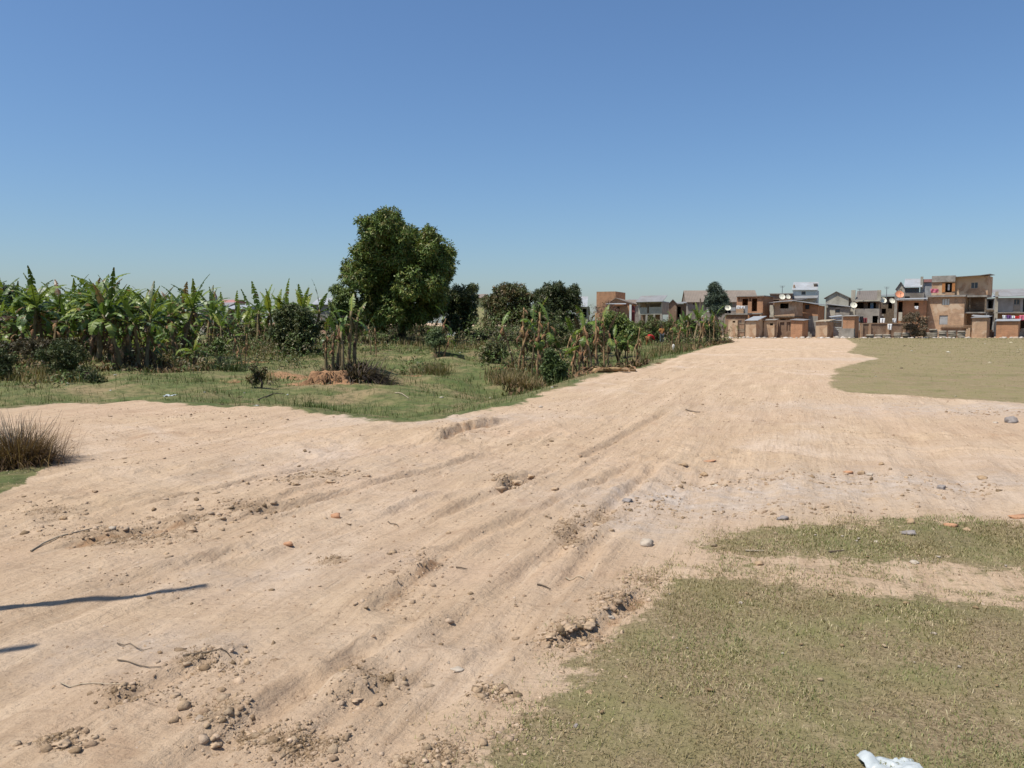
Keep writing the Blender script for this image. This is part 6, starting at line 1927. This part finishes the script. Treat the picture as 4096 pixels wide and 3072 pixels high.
cloth('white washing hung on the terrace wall, left piece', R6, (472, 700, 535, 770), 90.3, 'cloth_white', seed=1)
cloth('white washing hung on the terrace wall, middle piece', R6, (536, 705, 590, 765), 90.3, 'cloth_white', seed=2)
cloth('white washing hung on the terrace wall, right piece', R6, (592, 712, 645, 760), 90.3, 'cloth_white', seed=3)
cloth('pale blue cloth hanging beside the tall orange shed', R7, (850, 935, 920, 1010), 89, 'cloth_blue', seed=4)
cloth('black cloth hanging between pale blue and maroon ones', R7, (925, 910, 995, 1040), 89, 'dark_cloth', seed=5)
cloth('maroon cloth hanging before the veranda house', R7, (998, 940, 1072, 1040), 89, 'cloth_maroon', seed=6)
cloth('white bundle hung on the garden wall before the dark shack', R7, (1335, 950, 1420, 1045), 88.3, 'cloth_white', seed=7)
cloth('white cloth draped over the garden wall', R7, (1480, 1060, 1560, 1180), 87.7, 'cloth_white', seed=8)
cloth('cream cloth hung right of the white bundle', R7, (1575, 955, 1650, 1030), 88.6, 'cloth_white', seed=9)
cloth('white shirt hung at the right house, left of the purple one', R8, (1785, 890, 1860, 960), 89, 'cloth_white', seed=10)
cloth('purple cloth in the washing of the right house', R8, (1865, 890, 1960, 960), 89, 'cloth_purple', seed=11)
cloth('white cloth between purple and red washing', R8, (1965, 900, 2030, 950), 89, 'cloth_white', seed=12)
cloth('red cloth in the washing of the right house', R8, (2032, 905, 2110, 965), 89, 'cloth_red', seed=13)
cloth('large pink cloth at the right picture edge', R8, (2125, 890, 2230, 990), 88.5, 'cloth_pink', seed=14)
cloth('white sign board cloth on the brick lean-to wall', R7, (2010, 712, 2085, 770), 92.0, 'cloth_white', seed=15)
cloth('pink washing on the roof terrace of the three storey house', R8, (375, 370, 530, 450), 91.2, 'cloth_pink', seed=16)

# --- antennas and poles over the roofs
for R, px, v0, v1, Y, lab in ((R6, 1370, 310, 460, 98, 'thin aerial mast on the grey flat house'), (R7, 1455, 330, 500, 98, 'thin aerial mast above the dark shack'),
                           (R5, 1845, 420, 700, 80, 'bare pole standing among the ragged banana plants'), (R7, 930, 370, 420, 95, 'short aerial on the brown veranda roof')):
    p0, p1 = at(*R(px, v1), Y), at(*R(px, v0), Y)
    root = empty('mast', p0); tag(root, lab, 'mast')
    H_ = p1.z - p0.z
    MB().tube([(0, 0, -.4), (0, 0, H_)], [.04, .025] if 'pole' not in lab else [.08, .06], 6).build('pole', M['steel'] if 'aerial' in lab else M['wood'], root)
    if 'aerial' in lab:
        for k in range(3): MB().tube([(-.35 + .06 * k, 0, H_ * (.98 - .1 * k)), (.35 - .06 * k, 0, H_ * (.98 - .1 * k))], .012, 4).build('rod', M['steel'], root)

# --- pale rubble stones lining the settlement
RUB = []
for k in range(170):
    u = random.uniform(1570, 2212) + random.gauss(0, 3)
    RUB.append((u, 84.6 + random.gauss(0, .35), math.exp(random.gauss(math.log(.13), .4))))
RUB = np.array(RUB)
rx = (RUB[:, 0] - 1106) / 1736.2 * RUB[:, 1]
lumps('rubble', np.column_stack([rx, RUB[:, 1], height(rx, RUB[:, 1]) + .03]), RUB[:, 2], RNG.uniform(.4, .7, len(RUB)),
      palette(len(RUB), [C(.5, .44, .37), C(.42, .36, .29), C(.55, .5, .44), C(.36, .28, .2)], 51, .15), M['lump'], 'line of pale rubble along the edge of the settlement', ICO2, 9, .2)


# ================================================================== SMALL THINGS AND PEOPLE
for i, (u, Y, L, rz, lab) in enumerate(((1565, 66.5, 2.2, .5, 'fallen brown banana stem pointing at the track by the first shed'), (1540, 62.5, 1.8, -.4, 'fallen banana stem lying among the dry ones, farther left'),
                                  (1330, 26.8, 1.5, .3, 'pale fallen banana stem on the track crest'), (1292, 26.9, .9, 1.2, 'short fallen stem at the foot of the tight clump'))):
    root = empty('fallen_stem', on(u, Y), rz); tag(root, lab, 'banana stem')
    r = np.random.default_rng(300 + i)
    MB().tube([(-L / 2, 0, .07), (0, .05, .1), (L / 2, 0, .05)], [.09, .075, .04], 7).build('stem', M['dry_stem'], root, True)
    for k in range(4):
        o = link('dry_leaf', leaf_data('dry_leaf', r.uniform(.6, 1.1), .25, r.uniform(.0, .5), r.uniform(.5, 1.2), r, BROWN, 1., 7), root, M['dry_leaf'])
        o.location = (r.uniform(-L / 2, L / 2), 0, .1); o.rotation_euler = (0, 0, r.uniform(0, 6.28))

# dead leaf heap as separate leaves lying along the crest
for i, (u, Y) in enumerate(((1555, 66), (1575, 69), (1520, 60), (1285, 27.4), (1300, 27.2), (1270, 27.9), (1380, 32.5), (1460, 50))):
    r = np.random.default_rng(330 + i)
    root = empty('dead_leaf_litter', on(u, Y))
    tag(root, 'small heap of curled dead banana leaves, %s from the left along the track edge' % ORD[sorted([1270, 1285, 1300, 1380, 1460, 1520, 1555, 1575]).index(u)], 'dead leaves', 'dead leaf heaps along the track edge')
    for k in range(9):
        o = link('dry_leaf', leaf_data('dry_leaf', r.uniform(.35, .8), .2, r.uniform(.0, .9), r.uniform(.8, 2.2), r, BROWN, 1., 6), root, M['dry_leaf'])
        o.location = (r.normal(0, .35), r.normal(0, .2), .05); o.rotation_euler = (0, 0, r.uniform(0, 6.28))


def sack():
    p = on(1455.5, 48.5)
    me = stone_mesh('sack', 401, .105, .09, .30, .15, ICO3)
    o = link('sack', me, None, M['sack'])
    o.location = p + Vector((0, 0, .24)); o.rotation_euler = (.1, -.08, 0)
    tag(o, 'white upright sack tied against the first dry stem', 'sack')


sack()


def crumpled(name, label, p, sx, sy, hgt, seed, mat, cat):
    n = 26
    xs, ys = np.meshgrid(np.linspace(-1, 1, n), np.linspace(-1, 1, n))
    r = np.random.default_rng(seed)
    edge = 1 + .35 * fbm(np.arctan2(ys, xs) * 1.6 + seed, xs * 0 + 2.0, 3, seed)
    X, Y = xs * sx * edge, ys * sy * edge
    Z = hgt * (np.abs(fbm(xs * 1.3 + seed, ys * 1.6, 2, seed)) * 2.2 + np.abs(fbm(xs * 4.5 + ys * 2 + seed, ys * 2.0, 2, seed + 1)) * .9)
    Zb = height(X + p.x, Y + p.y) - p.z
    V = np.stack([X.ravel(), Y.ravel(), (Z + Zb + .004).ravel()], 1) + r.normal(0, .0008, (n * n, 3))
    idx = np.arange(n * n).reshape(n, n)
    Q = np.stack([idx[:-1, :-1].ravel(), idx[:-1, 1:].ravel(), idx[1:, 1:].ravel(), idx[1:, :-1].ravel()], 1)
    o = link(name, np_mesh(name, V, Q, 4, False), None, M[mat])
    o.location = p
    sm = o.modifiers.new('thick', 'SOLIDIFY'); sm.thickness = .002
    return tag(o, label, cat)


g = ground(1925, 1659)
crumpled('plastic_bag', 'torn white plastic bag lying on the grass at the bottom edge', Vector((g.x, g.y - .045, g.z)), .105, .10, .040, 5, 'plastic', 'plastic bag')
g = ground(367, 856)
crumpled('plastic_bag', 'small flattened white plastic bag on the left pasture', g, .14, .2, .05, 9, 'plastic', 'plastic bag')
g = ground(1840, 862)

# leaning wooden post beyond the left picture edge, whose shadow lies across the near sand
for tip, lab in ((Vector((-2.0, 5.0, 0)), 'wooden post just outside the left picture edge that casts the long shadow'),
                 (Vector((flat(62, 1384)[0], flat(62, 1384)[1], 0)), 'second wooden post outside the left edge, casting the short lower shadow')):
    k_ = 4.2 / -SUN_DIR.z
    foot = Vector((tip.x - SUN_DIR.x * k_, tip.y - SUN_DIR.y * k_, 0))
    root = empty('wooden_post', (foot.x, foot.y, hz(foot.x, foot.y)))
    tag(root, lab, 'post', 'posts beside the track')
    MB().tube([(0, 0, -.3), (.03, .01, 1.5), (-.02, .0, 3.0), (0, 0, 4.2)], [.045, .04, .034, .03], 10).build('post', M['wood'], root, True)


# ------------------------------------------------------------------ people
def skin_body(name, verts, edges, radii, root_i, mat, parent, sub=1):
    me = bpy.data.meshes.new(name)
    me.from_pydata([tuple(v) for v in verts], edges, [])
    me.materials.append(mat)
    o = link(name, me, parent)
    o.modifiers.new('skin', 'SKIN')
    ss = o.modifiers.new('sub', 'SUBSURF'); ss.levels = sub; ss.render_levels = sub
    for i, d in enumerate(me.skin_vertices[0].data):
        d.radius = (radii[i], radii[i]); d.use_root = i == root_i
    return o


def hand_chain(v, e, r, wrist_i, d, side):
    """palm and five short fingers growing from a wrist vertex"""
    w = Vector(v[wrist_i]); d = Vector(d).normalized(); s = Vector(side).normalized()
    palm = len(v); v.append(w + d * .07); r.append(.028); e.append((wrist_i, palm))
    for k, (off, L) in enumerate(((-.03, .065), (-.01, .08), (.012, .075), (.032, .06))):
        a = len(v); v.append(w + d * .11 + s * off); r.append(.0095); e.append((palm, a))
        b = len(v); v.append(w + d * (.11 + L) + s * off * 1.2 + Vector((0, 0, -.012))); r.append(.008); e.append((a, b))
    a = len(v); v.append(w + d * .06 + s * -.05); r.append(.010); e.append((palm, a))
    b = len(v); v.append(w + d * .10 + s * -.065); r.append(.008); e.append((a, b))


def person(label, p, rz, scale, pose, shirt, trousers):
    root = empty('person', p, rz)
    root.scale = (scale,) * 3
    tag(root, label, 'person')
    J = pose
    names = ['pelvis', 'waist', 'chest', 'neck', 'head', 'crown', 'hipL', 'kneeL', 'ankleL', 'toeL', 'hipR', 'kneeR', 'ankleR', 'toeR', 'shL', 'elL', 'wrL', 'shR', 'elR', 'wrR']
    rad = dict(pelvis=.13, waist=.115, chest=.13, neck=.05, head=.088, crown=.07, hipL=.085, hipR=.085, kneeL=.055, kneeR=.055, ankleL=.036, ankleR=.036, toeL=.032, toeR=.032,
               shL=.055, shR=.055, elL=.038, elR=.038, wrL=.026, wrR=.026)
    ed = [('pelvis', 'waist'), ('waist', 'chest'), ('chest', 'neck'), ('neck', 'head'), ('head', 'crown'), ('pelvis', 'hipL'), ('hipL', 'kneeL'), ('kneeL', 'ankleL'), ('ankleL', 'toeL'),
          ('pelvis', 'hipR'), ('hipR', 'kneeR'), ('kneeR', 'ankleR'), ('ankleR', 'toeR'), ('chest', 'shL'), ('shL', 'elL'), ('elL', 'wrL'), ('chest', 'shR'), ('shR', 'elR'), ('elR', 'wrR')]
    ix = {n_: i for i, n_ in enumerate(names)}
    v = [Vector(J[n_]) for n_ in names]; e = [(ix[a], ix[b]) for a, b in ed]; r_ = [rad[n_] for n_ in names]
    for s_, (w, el) in (('L', ('wrL', 'elL')), ('R', ('wrR', 'elR'))):
        hand_chain(v, e, r_, ix[w], Vector(J[w]) - Vector(J[el]), (1, 0, 0) if s_ == 'L' else (-1, 0, 0))
    body = skin_body('body', v, e, r_, ix['pelvis'], M['skin'], root)
    # nose and ears give the head a face
    hd, ck = Vector(J['head']), Vector(J['chest'])
    fw = Vector(J['face']).normalized()
    mb = MB()
    mb.tube([hd + fw * .075 + Vector((0, 0, .01)), hd + fw * .115 + Vector((0, 0, -.012))], [.012, .016], 6)
    mb.build('nose', M['skin'], root, True)
    sd = fw.cross(Vector((0, 0, 1))).normalized()
    for s_ in (-1, 1):
        MB().tube([hd + sd * s_ * .085, hd + sd * s_ * .1], [.028, .02], 7).build('ear', M['skin'], root, True)
        MB().tube([hd + fw * .078 + sd * s_ * .034 + Vector((0, 0, .022)), hd + fw * .088 + sd * s_ * .034 + Vector((0, 0, .022))], [.014, .008], 6).build('eye', M['hair'], root, True)
    MB().tube([hd + fw * .082 - sd * .025 - Vector((0, 0, .04)), hd + fw * .082 + sd * .025 - Vector((0, 0, .04))], .007, 5).build('mouth', M['cloth_maroon'], root, True)
    # hair cap
    hv, hf = ICO2
    cr = Vector(J['crown']) - hd
    up = cr.normalized() if cr.length > 0 else Vector((0, 0, 1))
    pts = [tuple(hd + cr * .35 + Vector(q) * .108 - fw * .018) for q in hv if (Vector(q) + fw * -.25).dot(up - fw * .35) > .12 or True]
    keep = [i for i, q in enumerate(hv) if Vector(q).dot((up - fw * .55).normalized()) > -.05]
    mp = {k: i for i, k in enumerate(keep)}
    mb = MB(); mb.poly([pts[k] for k in keep], [tuple(mp[a] for a in f) for f in hf if all(a in mp for a in f)])
    mb.build('hair', M['hair'], root, True)
    # clothing: the same joints, a little stouter
    sn = ['pelvis', 'waist', 'chest', 'shL', 'elL', 'shR', 'elR', 'neck']
    sv = [Vector(J[n_]) for n_ in sn]
    for nm_, a in (('elL', 'shL'), ('elR', 'shR')): sv[sn.index(nm_)] = Vector(J[a]).lerp(Vector(J[nm_]), .8)
    sv[sn.index('neck')] = Vector(J['chest']).lerp(Vector(J['neck']), .55)
    se = [(0, 1), (1, 2), (2, 3), (3, 4), (2, 5), (5, 6), (2, 7)]
    skin_body('shirt', sv, se, [.165, .155, .165, .085, .062, .085, .062, .075], 0, M[shirt], root)
    tn = ['pelvis', 'hipL', 'kneeL', 'ankleL', 'hipR', 'kneeR', 'ankleR']
    tv = [Vector(J[n_]) for n_ in tn]
    for nm_, a in (('ankleL', 'kneeL'), ('ankleR', 'kneeR')): tv[tn.index(nm_)] = Vector(J[a]).lerp(Vector(J[nm_]), .75)
    skin_body('trousers', tv, [(0, 1), (1, 2), (2, 3), (0, 4), (4, 5), (5, 6)], [.15, .11, .078, .062, .11, .078, .062], 0, M[trousers], root)
    return root


M['brown_trousers'] = cloth_mat('brown_trousers', C(.26, .12, .05))
BEND = dict(pelvis=(0, 0, .78), waist=(.0, .16, .87), chest=(.02, .36, .82), neck=(.03, .52, .74), head=(.05, .62, .68), crown=(.06, .69, .63), face=(.1, .5, -.85),
            hipL=(-.12, 0, .72), kneeL=(-.17, .10, .40), ankleL=(-.18, -.02, .06), toeL=(-.19, .14, .03), hipR=(.12, 0, .72), kneeR=(.17, .10, .40), ankleR=(.18, -.02, .06), toeR=(.19, .14, .03),
            shL=(-.2, .4, .8), elL=(-.26, .48, .52), wrL=(-.2, .56, .30), shR=(.22, .4, .8), elR=(.28, .48, .52), wrR=(.2, .56, .30))
STAND = dict(pelvis=(0, 0, .88), waist=(0, .02, 1.05), chest=(0, .02, 1.27), neck=(0, .02, 1.43), head=(0, .05, 1.55), crown=(0, .03, 1.65), face=(.3, -1, -.1),
             hipL=(-.1, 0, .84), kneeL=(-.11, .03, .47), ankleL=(-.11, .0, .07), toeL=(-.12, -.14, .03), hipR=(.1, 0, .84), kneeR=(.12, -.03, .47), ankleR=(.12, .02, .07), toeR=(.13, -.12, .03),
             shL=(-.18, .02, 1.34), elL=(-.26, .04, 1.08), wrL=(-.16, -.16, .98), shR=(.18, .02, 1.34), elR=(.27, .02, 1.08), wrR=(.20, -.18, .96))
person('person in a red top bending over in the grass before the low bush', on(1401, 62), math.radians(-35), 1.05, BEND, 'cloth_red', 'brown_trousers')
person('person in an orange shirt and grey trousers standing before the bush', on(1430, 66), math.radians(15), .92, STAND, 'cloth_orange', 'cloth_jeans')

# litter and pale pebbles scattered on the pasture
LT = scatter(260, -22, 14, 14, 50, lambda x, y, r: (sdf_poly(x, y, PASTURE) < -.4) & (np.abs(x) < y * .66), 81, 1.2)
lumps('pasture_litter', LT + np.array([0, 0, .015]), np.minimum(np.exp(RNG.normal(math.log(.04), .5, len(LT))), .075), RNG.uniform(.2, .5, len(LT)),
      palette(len(LT), [C(.5, .45, .36), C(.3, .22, .13), C(.6, .58, .54), C(.25, .19, .11)], 82, .2), M['lump'], 'pale litter and chips scattered over the pasture', ICO1, 12)
LT = scatter(420, -1, 8, 2.6, 10, lambda x, y, r: np.minimum(sdf_poly(x, y, LAWN_FAR), sdf_poly(x, y, LAWN_NEAR)) < 0, 83, 1.1)
lumps('lawn_pebbles', LT + np.array([0, 0, .008]), np.exp(RNG.normal(math.log(.008), .45, len(LT))), RNG.uniform(.4, .7, len(LT)),
      palette(len(LT), [C(.36, .27, .17), C(.40, .34, .27), C(.26, .18, .10)], 84, .2), M['lump'], 'pebbles and crumbs lying in the near grass', ICO1, 13)
LT = scatter(160, 8, 50, 17, 80, lambda x, y, r: (sdf_poly(x, y, FIELD) < -.5) & (x < y * .66), 85, 1.5)
lumps('field_pebbles', LT + np.array([0, 0, .012]), np.exp(RNG.normal(math.log(.05), .4, len(LT))), RNG.uniform(.3, .5, len(LT)),
      palette(len(LT), [C(.42, .36, .24), C(.12, .09, .06), C(.5, .46, .36)], 86, .2), M['lump'], 'scattered droppings and pale bits on the wide field', ICO1, 14)
bpy.context.view_layer.update()
